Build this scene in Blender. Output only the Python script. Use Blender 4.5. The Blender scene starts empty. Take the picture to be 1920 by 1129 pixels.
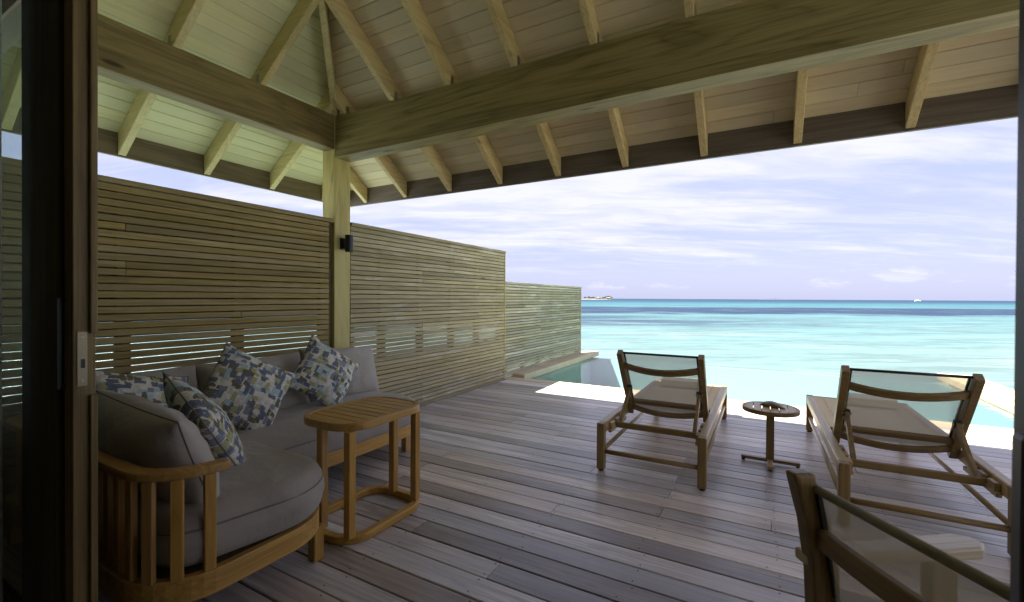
import bpy, bmesh, math, random
from mathutils import Vector, Matrix, noise as mnoise
random.seed(7)
S = bpy.context.scene
COL = S.collection
R = math.radians

# ------------------------------------------------------------------ camera
def make_camera():
    yaw, pit, rol = R(29.104), R(-0.395), R(0.3276)
    c, s = math.cos(yaw), math.sin(yaw)
    right = Vector((c, s, 0)); fwd = Vector((-s, c, 0)); up = Vector((0, 0, 1))
    f2 = math.cos(pit)*fwd + math.sin(pit)*up
    u2 = math.cos(pit)*up - math.sin(pit)*fwd
    r3 = math.cos(rol)*right + math.sin(rol)*u2
    u3 = -math.sin(rol)*right + math.cos(rol)*u2
    cam = bpy.data.cameras.new('camera')
    cam.sensor_width = 36; cam.sensor_fit = 'HORIZONTAL'
    cam.lens = 838.34/1920*36
    cam.clip_start = 0.05; cam.clip_end = 40000
    cam.dof.use_dof = True; cam.dof.focus_distance = 3.6; cam.dof.aperture_fstop = 6.5
    o = bpy.data.objects.new('camera', cam); COL.objects.link(o)
    m = Matrix((( r3.x, u3.x, -f2.x, 0), (r3.y, u3.y, -f2.y, 0), (r3.z, u3.z, -f2.z, 1.25), (0, 0, 0, 1)))
    o.matrix_world = m
    S.camera = o
make_camera()

# ------------------------------------------------------------------ light
SUN_DIR = Vector((0.405, 0.66, -1.0)).normalized()      # the way the light travels
SUN_EL = math.asin(-SUN_DIR.z)
SUN_AZ = math.atan2(-SUN_DIR.x, -SUN_DIR.y)
sun = bpy.data.lights.new('sun', 'SUN'); sun.energy = 2.0; sun.angle = R(0.53); sun.color = (1.0, 0.95, 0.86)
so = bpy.data.objects.new('sun', sun); COL.objects.link(so)
so.rotation_euler = SUN_DIR.to_track_quat('-Z', 'Y').to_euler()
S.view_settings.view_transform = 'Standard'; S.view_settings.look = 'None'
S.view_settings.exposure = 4.0; S.view_settings.gamma = 1.0; S.view_settings.use_curve_mapping = False
try:
    S.cycles.max_bounces = 12; S.cycles.diffuse_bounces = 6; S.cycles.glossy_bounces = 4
    S.cycles.transparent_max_bounces = 16; S.cycles.transmission_bounces = 6
    S.cycles.use_denoising = True; S.cycles.sample_clamp_indirect = 6
except Exception: pass

class NT:
    """small helper to write node trees"""
    def __init__(self, tree): self.t = tree; self.n = tree.nodes; self.n.clear()
    def add(self, kind, **kw):
        nd = self.n.new(kind)
        for k, v in kw.items():
            if k == 'op': nd.operation = v
            elif k.startswith('_'):
                setattr(nd, k[1:], v)
        return nd
    def link(self, a, b): self.t.links.new(a, b)
    def val(self, inp, x):
        if hasattr(x, 'is_linked') or isinstance(x, bpy.types.NodeSocket): self.t.links.new(x, inp)
        else: inp.default_value = x
    def math(self, op, a, b=0.5, c=None, clamp=False):
        nd = self.n.new('ShaderNodeMath'); nd.operation = op; nd.use_clamp = clamp
        self.val(nd.inputs[0], a); self.val(nd.inputs[1], b)
        if c is not None: self.val(nd.inputs[2], c)
        return nd.outputs[0]
    def vmath(self, op, a, b=(0, 0, 0)):
        nd = self.n.new('ShaderNodeVectorMath'); nd.operation = op
        self.val(nd.inputs[0], a)
        if op == 'SCALE': self.val(nd.inputs['Scale'], b)
        else: self.val(nd.inputs[1], b)
        return nd.outputs['Value'] if op == 'DOT_PRODUCT' else nd.outputs[0]
    def mapping(self, v, scale=(1, 1, 1), loc=(0, 0, 0), rot=(0, 0, 0)):
        nd = self.n.new('ShaderNodeMapping'); self.link(v, nd.inputs[0])
        nd.inputs['Scale'].default_value = scale; nd.inputs['Location'].default_value = loc; nd.inputs['Rotation'].default_value = rot
        return nd.outputs[0]
    def noise(self, v, scale, detail=3, rough=0.5, dist=0.0, col=False):
        nd = self.n.new('ShaderNodeTexNoise'); self.link(v, nd.inputs['Vector'])
        nd.inputs['Scale'].default_value = scale; nd.inputs['Detail'].default_value = detail
        nd.inputs['Roughness'].default_value = rough; nd.inputs['Distortion'].default_value = dist
        return nd.outputs['Color' if col else 'Fac']
    def ramp(self, f, stops, interp='LINEAR'):
        nd = self.n.new('ShaderNodeValToRGB'); self.link(f, nd.inputs[0]); nd.color_ramp.interpolation = interp
        el = nd.color_ramp.elements
        while len(el) < len(stops): el.new(0.5)
        for e, (p, c) in zip(el, stops):
            e.position = p; e.color = (c, c, c, 1) if isinstance(c, (int, float)) else (*c, 1)
        return nd.outputs[0]
    def mix(self, f, a, b, mode='MIX'):
        nd = self.n.new('ShaderNodeMix'); nd.data_type = 'RGBA'; nd.blend_type = mode; nd.clamp_factor = True
        self.val(nd.inputs[0], f)
        for i, x in ((6, a), (7, b)):
            if isinstance(x, tuple): nd.inputs[i].default_value = (*x, 1)
            else: self.val(nd.inputs[i], x)
        return nd.outputs[2]
    def remap(self, f, a, b, c=0.0, d=1.0, smooth=True):
        nd = self.n.new('ShaderNodeMapRange'); nd.clamp = True
        if smooth: nd.interpolation_type = 'SMOOTHSTEP'
        self.val(nd.inputs[0], f)
        for i, x in zip((1, 2, 3, 4), (a, b, c, d)): nd.inputs[i].default_value = x
        return nd.outputs[0]
    def bump(self, h, strength=0.3, dist=0.002):
        nd = self.n.new('ShaderNodeBump'); nd.inputs['Strength'].default_value = strength; nd.inputs['Distance'].default_value = dist
        self.link(h, nd.inputs['Height']); return nd.outputs[0]

# ------------------------------------------------------------------ world
CLOUD_X, CLOUD_Y = 7.3, 3.7
def make_world():
    w = bpy.data.worlds.new('World'); S.world = w; w.use_nodes = True
    t = NT(w.node_tree)
    out = t.add('ShaderNodeOutputWorld'); bg = t.add('ShaderNodeBackground'); bg.inputs['Strength'].default_value = 0.1
    sky = t.add('ShaderNodeTexSky'); sky.sky_type = 'NISHITA'; sky.sun_disc = False
    sky.sun_elevation = SUN_EL; sky.sun_rotation = SUN_AZ
    sky.air_density = 1.0; sky.dust_density = 1.0; sky.ozone_density = 1.5; sky.altitude = 0
    tc = t.add('ShaderNodeTexCoord')
    d = tc.outputs['Generated']
    sep = t.add('ShaderNodeSeparateXYZ'); t.link(d, sep.inputs[0])
    z = t.math('MAXIMUM', sep.outputs['Z'], 0.0)
    zz = t.math('ADD', z, 0.10)
    cm = t.add('ShaderNodeCombineXYZ')
    t.link(t.math('DIVIDE', sep.outputs['X'], zz), cm.inputs[0]); t.link(t.math('DIVIDE', sep.outputs['Y'], zz), cm.inputs[1])
    # turn so the cloud streaks lie across the line of sight to the sea
    p = t.mapping(cm.outputs[0], rot=(0, 0, R(-29)))
    bank = t.noise(t.mapping(p, scale=(0.42, 0.95, 1), loc=(CLOUD_X, CLOUD_Y, 0)), 1.0, 9, 0.56, 0.25)
    wisp = t.noise(t.mapping(p, scale=(0.6, 2.4, 1), loc=(7.3, 4.2, 2)), 1.5, 9, 0.62, 0.9)
    # a bank of broken cloud hangs all round at middling height, thinner above and below
    lift = t.math('MULTIPLY', t.remap(z, 0.075, 0.14), t.remap(z, 0.34, 0.20, 0.62, 1.0))
    cover = t.math('ADD', t.math('ADD', t.math('MULTIPLY', bank, 0.75), t.math('MULTIPLY', wisp, 0.25)), t.math('MULTIPLY_ADD', lift, 0.11, -0.05))
    mask = t.math('MULTIPLY', t.remap(cover, 0.455, 0.60), t.remap(z, 0.03, 0.09))
    thin = t.math('MULTIPLY', t.remap(wisp, 0.42, 0.66), 0.45)
    mask = t.math('MAXIMUM', mask, t.math('MULTIPLY', thin, t.remap(z, 0.03, 0.10)))
    # low heaps of cloud just over the horizon
    heap = t.noise(t.mapping(d, scale=(1, 1, 3.0)), 7.5, 7, 0.58, 0.2)
    low = t.math('MULTIPLY', t.remap(z, 0.015, 0.03), t.remap(z, 0.11, 0.05))
    heapm = t.math('MULTIPLY', t.remap(heap, 0.51, 0.63), t.math('MULTIPLY', low, 0.75))
    mask = t.math('MAXIMUM', t.math('MULTIPLY', mask, 0.95), heapm)
    # pale lavender haze, carried overhead out of view to brighten the deck
    skyc = t.mix(1.0, sky.outputs[0], (0.15, 0.133, 0.16), 'MULTIPLY')
    hz = t.remap(z, 0.9, 0.0, 0.62, 1.0)
    skyc = t.mix(t.math('MULTIPLY', hz, 0.85), skyc, (0.395, 0.425, 0.615))
    puff = t.noise(t.mapping(p, scale=(1.1, 2.8, 1), loc=(2, 5, 1)), 1.4, 8, 0.6, 0.5)
    c = t.mix(mask, skyc, t.ramp(puff, [(0.36, (0.49, 0.515, 0.67)), (0.58, (0.61, 0.615, 0.70))]))
    t.link(c, bg.inputs[0]); t.link(bg.outputs[0], out.inputs[0])
make_world()

# ------------------------------------------------------------------ materials
def newmat(name):
    m = bpy.data.materials.new(name); m.use_nodes = True
    t = NT(m.node_tree); o = t.add('ShaderNodeOutputMaterial'); b = t.add('ShaderNodeBsdfPrincipled')
    t.link(b.outputs[0], o.inputs[0]); return m, t, b, o

def wood(name, c1, c2, axis='X', rough=0.6, vary=0.25, grain=1.0, cathedral=0.5, knots=0.0, hue=None, bump=0.25, spec=0.35, stain=None, tint=None):
    """c1 light, c2 dark; grain runs along the local axis; each object gets its own piece of tree"""
    m, t, b, o = newmat(name)
    tc = t.add('ShaderNodeTexCoord'); oi = t.add('ShaderNodeObjectInfo'); rnd = oi.outputs['Random']
    cmb = t.add('ShaderNodeCombineXYZ')
    t.link(t.math('MULTIPLY', rnd, 41.0), cmb.inputs[0]); t.link(t.math('MULTIPLY', rnd, 87.0), cmb.inputs[1]); t.link(t.math('MULTIPLY', rnd, 19.0), cmb.inputs[2])
    v = t.vmath('ADD', tc.outputs['Object'], cmb.outputs[0])
    i = 'XYZ'.index(axis)
    def sc(a, c): s = [c, c, c]; s[i] = a; return tuple(s)
    fine = t.noise(t.mapping(v, sc(1.8, 80)), 1.0, 5, 0.65)
    mid = t.noise(t.mapping(v, sc(0.8*grain, 9*grain)), 1.0, 3, 0.55, 0.6)
    big = t.noise(t.mapping(v, sc(0.9, 1.8)), 1.0, 2, 0.5)
    w = t.math('ADD', t.math('MULTIPLY', mid, 9.0), t.math('MULTIPLY', big, 3.0))
    rings = t.math('ABSOLUTE', t.math('SINE', t.math('MULTIPLY', w, 2.4)))
    rings = t.math('POWER', rings, 0.6)
    f = t.math('ADD', t.math('MULTIPLY', fine, 0.62), t.math('MULTIPLY', mid, 0.38))
    f = t.remap(f, 0.34, 0.68)
    f = t.math('ADD', t.math('MULTIPLY', f, 1-cathedral), t.math('MULTIPLY', t.math('SUBTRACT', 1.0, rings), cathedral))
    col = t.mix(f, c1, c2)
    if hue: col = t.mix(t.math('MULTIPLY', t.remap(big, 0.35, 0.68), 0.7), col, hue)
    if stain:
        st = t.noise(t.mapping(v, sc(0.7, 5)), 2.0, 5, 0.65, 0.5)
        col = t.mix(t.math('MULTIPLY', t.remap(st, 0.52, 0.72), stain[1]), col, stain[0])
    if knots:
        vo = t.add('ShaderNodeTexVoronoi'); vo.inputs['Scale'].default_value = 1.0
        t.link(t.mapping(v, sc(1.1, 4.2)), vo.inputs['Vector'])
        k = t.remap(vo.outputs['Distance'], 0.10, 0.03)
        col = t.mix(t.math('MULTIPLY', k, knots), col, tuple(x*0.3 for x in c2))
    wn = t.add('ShaderNodeTexWhiteNoise'); wn.noise_dimensions = '1D'; t.link(t.math('MULTIPLY', rnd, 913.0), wn.inputs['W'])
    hsv = t.add('ShaderNodeHueSaturation'); t.link(col, hsv.inputs['Color'])
    t.link(t.math('MULTIPLY_ADD', rnd, 2*vary, 1-vary), hsv.inputs['Value'])
    t.link(t.math('MULTIPLY_ADD', wn.outputs['Value'], vary*1.2, 1-vary*0.6), hsv.inputs['Saturation'])
    t.link(t.mix(t.math('MULTIPLY', wn.outputs['Value'], tint[1]), hsv.outputs[0], t.mix(1.0, hsv.outputs[0], tint[0], 'MULTIPLY')) if tint else hsv.outputs[0], b.inputs['Base Color'])
    t.link(t.math('MULTIPLY_ADD', fine, 0.25, rough-0.12), b.inputs['Roughness'])
    b.inputs['Specular IOR Level'].default_value = spec
    t.link(t.bump(t.math('ADD', fine, t.math('MULTIPLY', rings, 0.3)), bump, 0.002), b.inputs['Normal'])
    return m

def plain(name, c, rough=0.5, metal=0.0, nscale=40, nvar=0.15, bump=0.0, spec=0.5):
    m, t, b, o = newmat(name)
    tc = t.add('ShaderNodeTexCoord')
    n = t.noise(tc.outputs['Object'], nscale, 4, 0.6)
    col = t.mix(n, tuple(x*(1-nvar) for x in c), tuple(min(1, x*(1+nvar)) for x in c))
    t.link(col, b.inputs['Base Color']); b.inputs['Roughness'].default_value = rough; b.inputs['Metallic'].default_value = metal
    b.inputs['Specular IOR Level'].default_value = spec
    if bump: t.link(t.bump(n, bump, 0.002), b.inputs['Normal'])
    return m

def fabric(name, c, weave=900, wr=0.5, sheen=0.2):
    m, t, b, o = newmat(name)
    tc = t.add('ShaderNodeTexCoord'); v = tc.outputs['Object']
    n1 = t.noise(v, 5, 3, 0.5, 0.5); n2 = t.noise(v, weave/3, 2, 0.6); n3 = t.noise(t.mapping(v, (1, 1, 0.4)), 26, 3, 0.55, 1.0)
    col = t.mix(t.math('ADD', t.math('MULTIPLY', n1, 0.6), t.math('MULTIPLY', n2, 0.4)), tuple(x*0.78 for x in c), tuple(x*1.22 for x in c))
    t.link(col, b.inputs['Base Color']); b.inputs['Roughness'].default_value = 0.9; b.inputs['Specular IOR Level'].default_value = 0.2
    b.inputs['Sheen Weight'].default_value = sheen; b.inputs['Sheen Roughness'].default_value = 0.4
    h = t.math('ADD', t.math('MULTIPLY', n1, 2.4*wr), t.math('ADD', t.math('MULTIPLY', n3, 0.3*wr), t.math('MULTIPLY', n2, 0.05)))
    t.link(t.bump(h, 0.5, 0.016), b.inputs['Normal'])
    return m

def patchwork(name):
    """printed brush-stroke blocks on cream cotton"""
    m, t, b, o = newmat(name)
    tc = t.add('ShaderNodeTexCoord'); oi = t.add('ShaderNodeObjectInfo')
    cmb = t.add('ShaderNodeCombineXYZ'); t.link(t.math('MULTIPLY', oi.outputs['Random'], 13.0), cmb.inputs[0]); t.link(t.math('MULTIPLY', oi.outputs['Random'], 7.0), cmb.inputs[1])
    flat = t.vmath('MULTIPLY', tc.outputs['Object'], (1, 1, 0))
    v = t.vmath('ADD', flat, cmb.outputs[0])
    dn = t.noise(v, 90, 3, 0.7, 0, True)
    v = t.vmath('ADD', v, t.vmath('SCALE', t.vmath('SUBTRACT', dn, (0.5, 0.5, 0.5)), 0.016))
    def layer(sc, off, lo):
        vo = t.add('ShaderNodeTexVoronoi'); vo.distance = 'CHEBYCHEV'; vo.feature = 'F1'; vo.voronoi_dimensions = '2D'
        vo.inputs['Scale'].default_value = 1.0; vo.inputs['Randomness'].default_value = 0.75
        t.link(t.mapping(v, (*sc, 1), (off, off*1.7, 0)), vo.inputs['Vector'])
        sp = t.add('ShaderNodeSeparateColor'); t.link(vo.outputs['Color'], sp.inputs[0])
        ins = t.remap(vo.outputs['Distance'], 0.47, 0.43)
        return sp.outputs[0], t.math('MULTIPLY', ins, t.math('GREATER_THAN', sp.outputs[1], lo))
    base = t.ramp(t.noise(v, 30, 3, 0.6, 1.0), [(0.35, (0.50, 0.47, 0.38)), (0.6, (0.68, 0.66, 0.58))])
    col = base
    ink = [(0.0, (0.125, 0.145, 0.20)), (0.28, (0.36, 0.48, 0.49)), (0.46, (0.13, 0.12, 0.075)), (0.68, (0.36, 0.35, 0.17)), (0.84, (0.21, 0.225, 0.28))]
    for sc, off, lo in (((17, 35), 3.3, 0.50), ((35, 16), 8.1, 0.56), ((26, 30), 1.2, 0.72)):
        cc, mk = layer(sc, off, lo)
        col = t.mix(mk, col, t.ramp(cc, ink, 'CONSTANT'))
    brush = t.noise(t.mapping(v, (30, 220, 1)), 1.0, 3, 0.7)
    col = t.mix(t.math('MULTIPLY', t.remap(brush, 0.5, 0.7), 0.35), col, base)
    t.link(col, b.inputs['Base Color']); b.inputs['Roughness'].default_value = 0.88; b.inputs['Specular IOR Level'].default_value = 0.15
    n1 = t.noise(tc.outputs['Object'], 9, 4, 0.6, 0.6)
    t.link(t.bump(n1, 0.55, 0.02), b.inputs['Normal'])
    return m

def mesh_fabric(name, c, see=0.4):
    m, t, b, o = newmat(name)
    b.inputs['Base Color'].default_value = (*c, 1); b.inputs['Roughness'].default_value = 0.7; b.inputs['Specular IOR Level'].default_value = 0.25
    tc = t.add('ShaderNodeTexCoord')
    n = t.noise(t.mapping(tc.outputs['Object'], (1, 1, 1)), 400, 1, 0.5)
    tr = t.add('ShaderNodeBsdfTransparent'); tl = t.add('ShaderNodeBsdfTranslucent'); tl.inputs[0].default_value = (*c, 1)
    m1 = t.add('ShaderNodeMixShader'); m1.inputs[0].default_value = 0.3
    t.link(b.outputs[0], m1.inputs[1]); t.link(tl.outputs[0], m1.inputs[2])
    mx = t.add('ShaderNodeMixShader'); t.link(t.math('MULTIPLY_ADD', n, 0.06, see-0.03), mx.inputs[0])
    t.link(m1.outputs[0], mx.inputs[1]); t.link(tr.outputs[0], mx.inputs[2]); t.link(mx.outputs[0], o.inputs[0])
    return m

M = {}
M['deck'] = wood('deck_timber', (0.71, 0.665, 0.61), (0.275, 0.243, 0.222), 'X', 0.32, 0.40, 1.0, 0.22, 0.0, (0.40, 0.35, 0.33), 0.3, 0.5, ((0.19, 0.16, 0.145), 0.55), ((1.0, 0.93, 0.84), 1.0))
M['ceil_x'] = wood('ceiling_timber_across', (0.82, 0.71, 0.47), (0.62, 0.52, 0.31), 'X', 0.65, 0.08, 0.7, 0.35, 0.2, (0.72, 0.66, 0.45))
M['ceil_y'] = wood('ceiling_timber_along_green_lit', (0.84, 0.84, 0.50), (0.70, 0.69, 0.36), 'Y', 0.65, 0.06, 0.7, 0.3, 0.2, (0.71, 0.73, 0.46))  # left slope: green light bounced off the water is painted into this colour
M['rafter_y'] = wood('rafter_timber_along', (0.74, 0.61, 0.31), (0.48, 0.38, 0.16), 'Y', 0.6, 0.08, 0.9, 0.3, 0.4)
M['rafter_x'] = wood('rafter_timber_across', (0.74, 0.66, 0.34), (0.50, 0.43, 0.18), 'X', 0.6, 0.08, 0.9, 0.3, 0.4)
M['beam_x'] = wood('beam_timber_across', (0.34, 0.285, 0.115), (0.10, 0.082, 0.026), 'X', 0.55, 0.02, 0.5, 0.45, 0.7)
M['beam_y'] = wood('beam_timber_along', (0.29, 0.225, 0.085), (0.095, 0.068, 0.02), 'Y', 0.55, 0.02, 0.5, 0.45, 0.9)
M['post'] = wood('post_timber', (0.56, 0.49, 0.19), (0.32, 0.26, 0.08), 'Z', 0.55, 0.05, 0.5, 0.5, 0.4)
M['fascia_x'] = wood('fascia_timber_across', (0.20, 0.165, 0.13), (0.09, 0.07, 0.055), 'X', 0.6, 0.05, 0.5, 0.4)
M['fascia_y'] = wood('fascia_timber_along', (0.22, 0.18, 0.10), (0.10, 0.08, 0.04), 'Y', 0.6, 0.05, 0.5, 0.4)
M['slat1'] = wood('screen_timber_olive', (0.40, 0.305, 0.12), (0.15, 0.108, 0.035), 'Y', 0.6, 0.15, 1.0, 0.25, 0.5, (0.26, 0.195, 0.07), 0.3, 0.3, ((0.44, 0.385, 0.24), 0.35))  # olive-brown is this screen's own timber colour
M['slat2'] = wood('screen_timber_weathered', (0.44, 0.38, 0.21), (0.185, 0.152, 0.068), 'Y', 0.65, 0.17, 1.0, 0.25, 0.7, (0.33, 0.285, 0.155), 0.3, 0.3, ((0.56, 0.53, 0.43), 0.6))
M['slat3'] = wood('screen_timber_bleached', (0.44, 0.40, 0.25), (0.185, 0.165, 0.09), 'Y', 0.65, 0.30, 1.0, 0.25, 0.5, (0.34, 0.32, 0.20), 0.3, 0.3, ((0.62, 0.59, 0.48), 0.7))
M['batten'] = wood('batten_timber', (0.12, 0.095, 0.04), (0.06, 0.048, 0.018), 'Z', 0.7, 0.1)
M['teak_x'] = wood('teak_across', (0.56, 0.33, 0.085), (0.30, 0.155, 0.030), 'X', 0.42, 0.08, 1.2, 0.3, 0, None, 0.15, 0.5)
M['teak_y'] = wood('teak_along', (0.56, 0.33, 0.085), (0.30, 0.155, 0.030), 'Y', 0.42, 0.08, 1.2, 0.3, 0, None, 0.15, 0.5)
M['teak_z'] = wood('teak_upright', (0.56, 0.33, 0.085), (0.30, 0.155, 0.030), 'Z', 0.42, 0.08, 1.2, 0.3, 0, None, 0.15, 0.5)
M['lteak_x'] = wood('lounger_teak_across_backlit', (0.31, 0.205, 0.072), (0.15, 0.094, 0.028), 'X', 0.42, 0.06, 1.2, 0.25, 0, None, 0.15, 0.5)  # same teak as the rails, darkened in colour as if backlit
M['lteak_y'] = wood('lounger_teak_along_sky_sheen', (0.48, 0.35, 0.165), (0.27, 0.185, 0.075), 'Y', 0.38, 0.06, 1.2, 0.25, 0, None, 0.15, 0.5)  # paler copy: sky reflection on rails and table slats painted in
M['lteak_z'] = wood('lounger_teak_upright_backlit', (0.31, 0.205, 0.072), (0.15, 0.094, 0.028), 'Z', 0.42, 0.06, 1.2, 0.25, 0, None, 0.15, 0.5)  # uprights darkened in colour too, to look backlit
M['armtop'] = wood('arm_teak_sky_sheen', (0.66, 0.56, 0.40), (0.42, 0.34, 0.22), 'Y', 0.35, 0.05, 1.2, 0.2, 0, None, 0.15, 0.5)  # sky reflection on the arms painted in as a paler teak
M['coping'] = wood('coping_timber', (0.64, 0.52, 0.34), (0.42, 0.32, 0.19), 'X', 0.5, 0.1, 0.8, 0.2)
M['taupe'] = fabric('taupe_cushion_cloth', (0.37, 0.335, 0.29), wr=1.0)
M['taupe_seat'] = fabric('taupe_seat_cloth', (0.34, 0.308, 0.265), wr=0.7)
M['piping'] = fabric('taupe_piping_cloth', (0.20, 0.18, 0.155))
M['print'] = patchwork('patchwork_print_cloth')
M['sling'] = mesh_fabric('taupe_sling_mesh', (0.74, 0.61, 0.36), 0.08)
M['sling_back'] = mesh_fabric('grey_sling_mesh', (0.50, 0.45, 0.35), 0.25)
M['chair_mesh'] = mesh_fabric('brown_sling_mesh', (0.35, 0.295, 0.19), 0.29)
M['tubecloth'] = fabric('olive_brown_sling_hem', (0.24, 0.215, 0.13))
M['towel'] = fabric('cream_towel_cloth', (0.80, 0.72, 0.46), 300, 0.4)
M['black'] = plain('black_powder_coat', (0.012, 0.013, 0.017), 0.4)
M['bracket'] = plain('galvanised_steel', (0.33, 0.34, 0.31), 0.45, 0.8)
M['steel'] = plain('brushed_steel', (0.27, 0.225, 0.15), 0.4, 0.6, 120, 0.2)
M['darkmetal'] = plain('dark_bronze_metal', (0.05, 0.048, 0.045), 0.4, 0.6)
M['doorwood'] = wood('door_timber', (0.28, 0.195, 0.07), (0.10, 0.066, 0.02), 'Z', 0.5, 0.05, 0.8, 0.25)
M['stile'] = wood('door_stile_timber', (0.11, 0.085, 0.03), (0.04, 0.030, 0.010), 'Z', 0.5, 0.05, 0.8, 0.25)
M['doorframe'] = plain('dark_green_grey_frame_paint', (0.035, 0.045, 0.04), 0.45)
M['plaster'] = plain('villa_wall_timber_paint', (0.48, 0.43, 0.33), 0.8, 0, 8, 0.1)
M['room'] = plain('room_wall_timber_paint', (0.50, 0.45, 0.35), 0.8, 0, 6, 0.1)
M['thatch'] = plain('roof_shingle', (0.17, 0.14, 0.10), 0.9, 0, 25, 0.4, 0.6)
M['nail'] = plain('screw_head', (0.018, 0.016, 0.015), 0.6, 0.0)
M['shadowgap'] = plain('deck_joist_gap_shade', (0.03, 0.026, 0.022), 0.9)  # joist slab kept near-black to paint the shade between boards
M['plastic'] = plain('black_hinge_plastic', (0.02, 0.021, 0.024), 0.45)
M['shell'] = plain('speckled_brown_shell', (0.24, 0.16, 0.11), 0.4, 0, 60, 0.7, 0.4)
M['shelltip'] = plain('dark_shell_tip', (0.03, 0.022, 0.02), 0.4, 0, 60, 0.4)
M['pooltile'] = plain('pool_render', (0.185, 0.27, 0.27), 0.7, 0, 3, 0.05)
M['concrete'] = plain('deck_concrete', (0.4, 0.38, 0.34), 0.8)
M['sand'] = plain('island_sand', (0.15, 0.125, 0.092), 0.9, 0, 0.05, 0.1)
M['leaf'] = plain('island_foliage', (0.030, 0.038, 0.026), 0.8, 0, 0.4, 0.4)
M['hut'] = plain('island_hut_wall', (0.09, 0.075, 0.06), 0.8)
M['farhill'] = plain('far_island_haze_blue', (0.045, 0.052, 0.085), 0.9)  # blue of the distant haze is mixed into the island colour
M['boatwhite'] = plain('white_boat_paint', (0.8, 0.8, 0.8), 0.3)

def glass_mat(name, tint=(0.8, 0.86, 0.82)):
    m, t, b, o = newmat(name); t.n.remove(b)
    lw = t.add('ShaderNodeLayerWeight')
    fr = t.math('MULTIPLY_ADD', t.math('POWER', lw.outputs['Facing'], 5.0), 0.5, 0.02)
    tr = t.add('ShaderNodeBsdfTransparent'); tr.inputs[0].default_value = (*tint, 1)
    gl = t.add('ShaderNodeBsdfGlossy'); gl.inputs['Roughness'].default_value = 0.01
    mx = t.add('ShaderNodeMixShader'); t.link(fr, mx.inputs[0]); t.link(tr.outputs[0], mx.inputs[1]); t.link(gl.outputs[0], mx.inputs[2])
    t.link(mx.outputs[0], o.inputs[0]); return m
M['glass'] = glass_mat('window_glass')

def curtain_mat():
    m, t, b, o = newmat('sheer_curtain_cloth'); t.n.remove(b)
    tc = t.add('ShaderNodeTexCoord'); n = t.noise(tc.outputs['Object'], 300, 2)
    df = t.add('ShaderNodeBsdfDiffuse'); df.inputs[0].default_value = (0.85, 0.86, 0.86, 1)
    tl = t.add('ShaderNodeBsdfTranslucent'); tl.inputs[0].default_value = (0.85, 0.86, 0.86, 1)
    tr = t.add('ShaderNodeBsdfTransparent')
    a = t.add('ShaderNodeMixShader'); a.inputs[0].default_value = 0.6; t.link(df.outputs[0], a.inputs[1]); t.link(tl.outputs[0], a.inputs[2])
    c = t.add('ShaderNodeMixShader'); t.link(t.math('MULTIPLY_ADD', n, 0.2, 0.14), c.inputs[0]); t.link(a.outputs[0], c.inputs[1]); t.link(tr.outputs[0], c.inputs[2])
    t.link(c.outputs[0], o.inputs[0]); return m
M['curtain'] = curtain_mat()

def poolwater_mat():
    m, t, b, o = newmat('pool_water_surface'); t.n.remove(b)
    tc = t.add('ShaderNodeTexCoord'); v = tc.outputs['Object']
    n = t.noise(t.mapping(v, (2.2, 5, 1), rot=(0, 0, 0.3)), 1.4, 3, 0.5, 0.4)
    nm = t.bump(n, 0.25, 0.02)
    fr = t.add('ShaderNodeFresnel'); fr.inputs[0].default_value = 1.33; t.link(nm, fr.inputs['Normal'])
    tr = t.add('ShaderNodeBsdfTransparent'); tr.inputs[0].default_value = (0.84, 0.955, 0.94, 1)
    gl = t.add('ShaderNodeBsdfGlossy'); gl.inputs['Roughness'].default_value = 0.04; t.link(nm, gl.inputs['Normal'])
    mx = t.add('ShaderNodeMixShader'); t.link(fr.outputs[0], mx.inputs[0]); t.link(tr.outputs[0], mx.inputs[1]); t.link(gl.outputs[0], mx.inputs[2])
    t.link(mx.outputs[0], o.inputs[0]); return m
M['poolwater'] = poolwater_mat()

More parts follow.
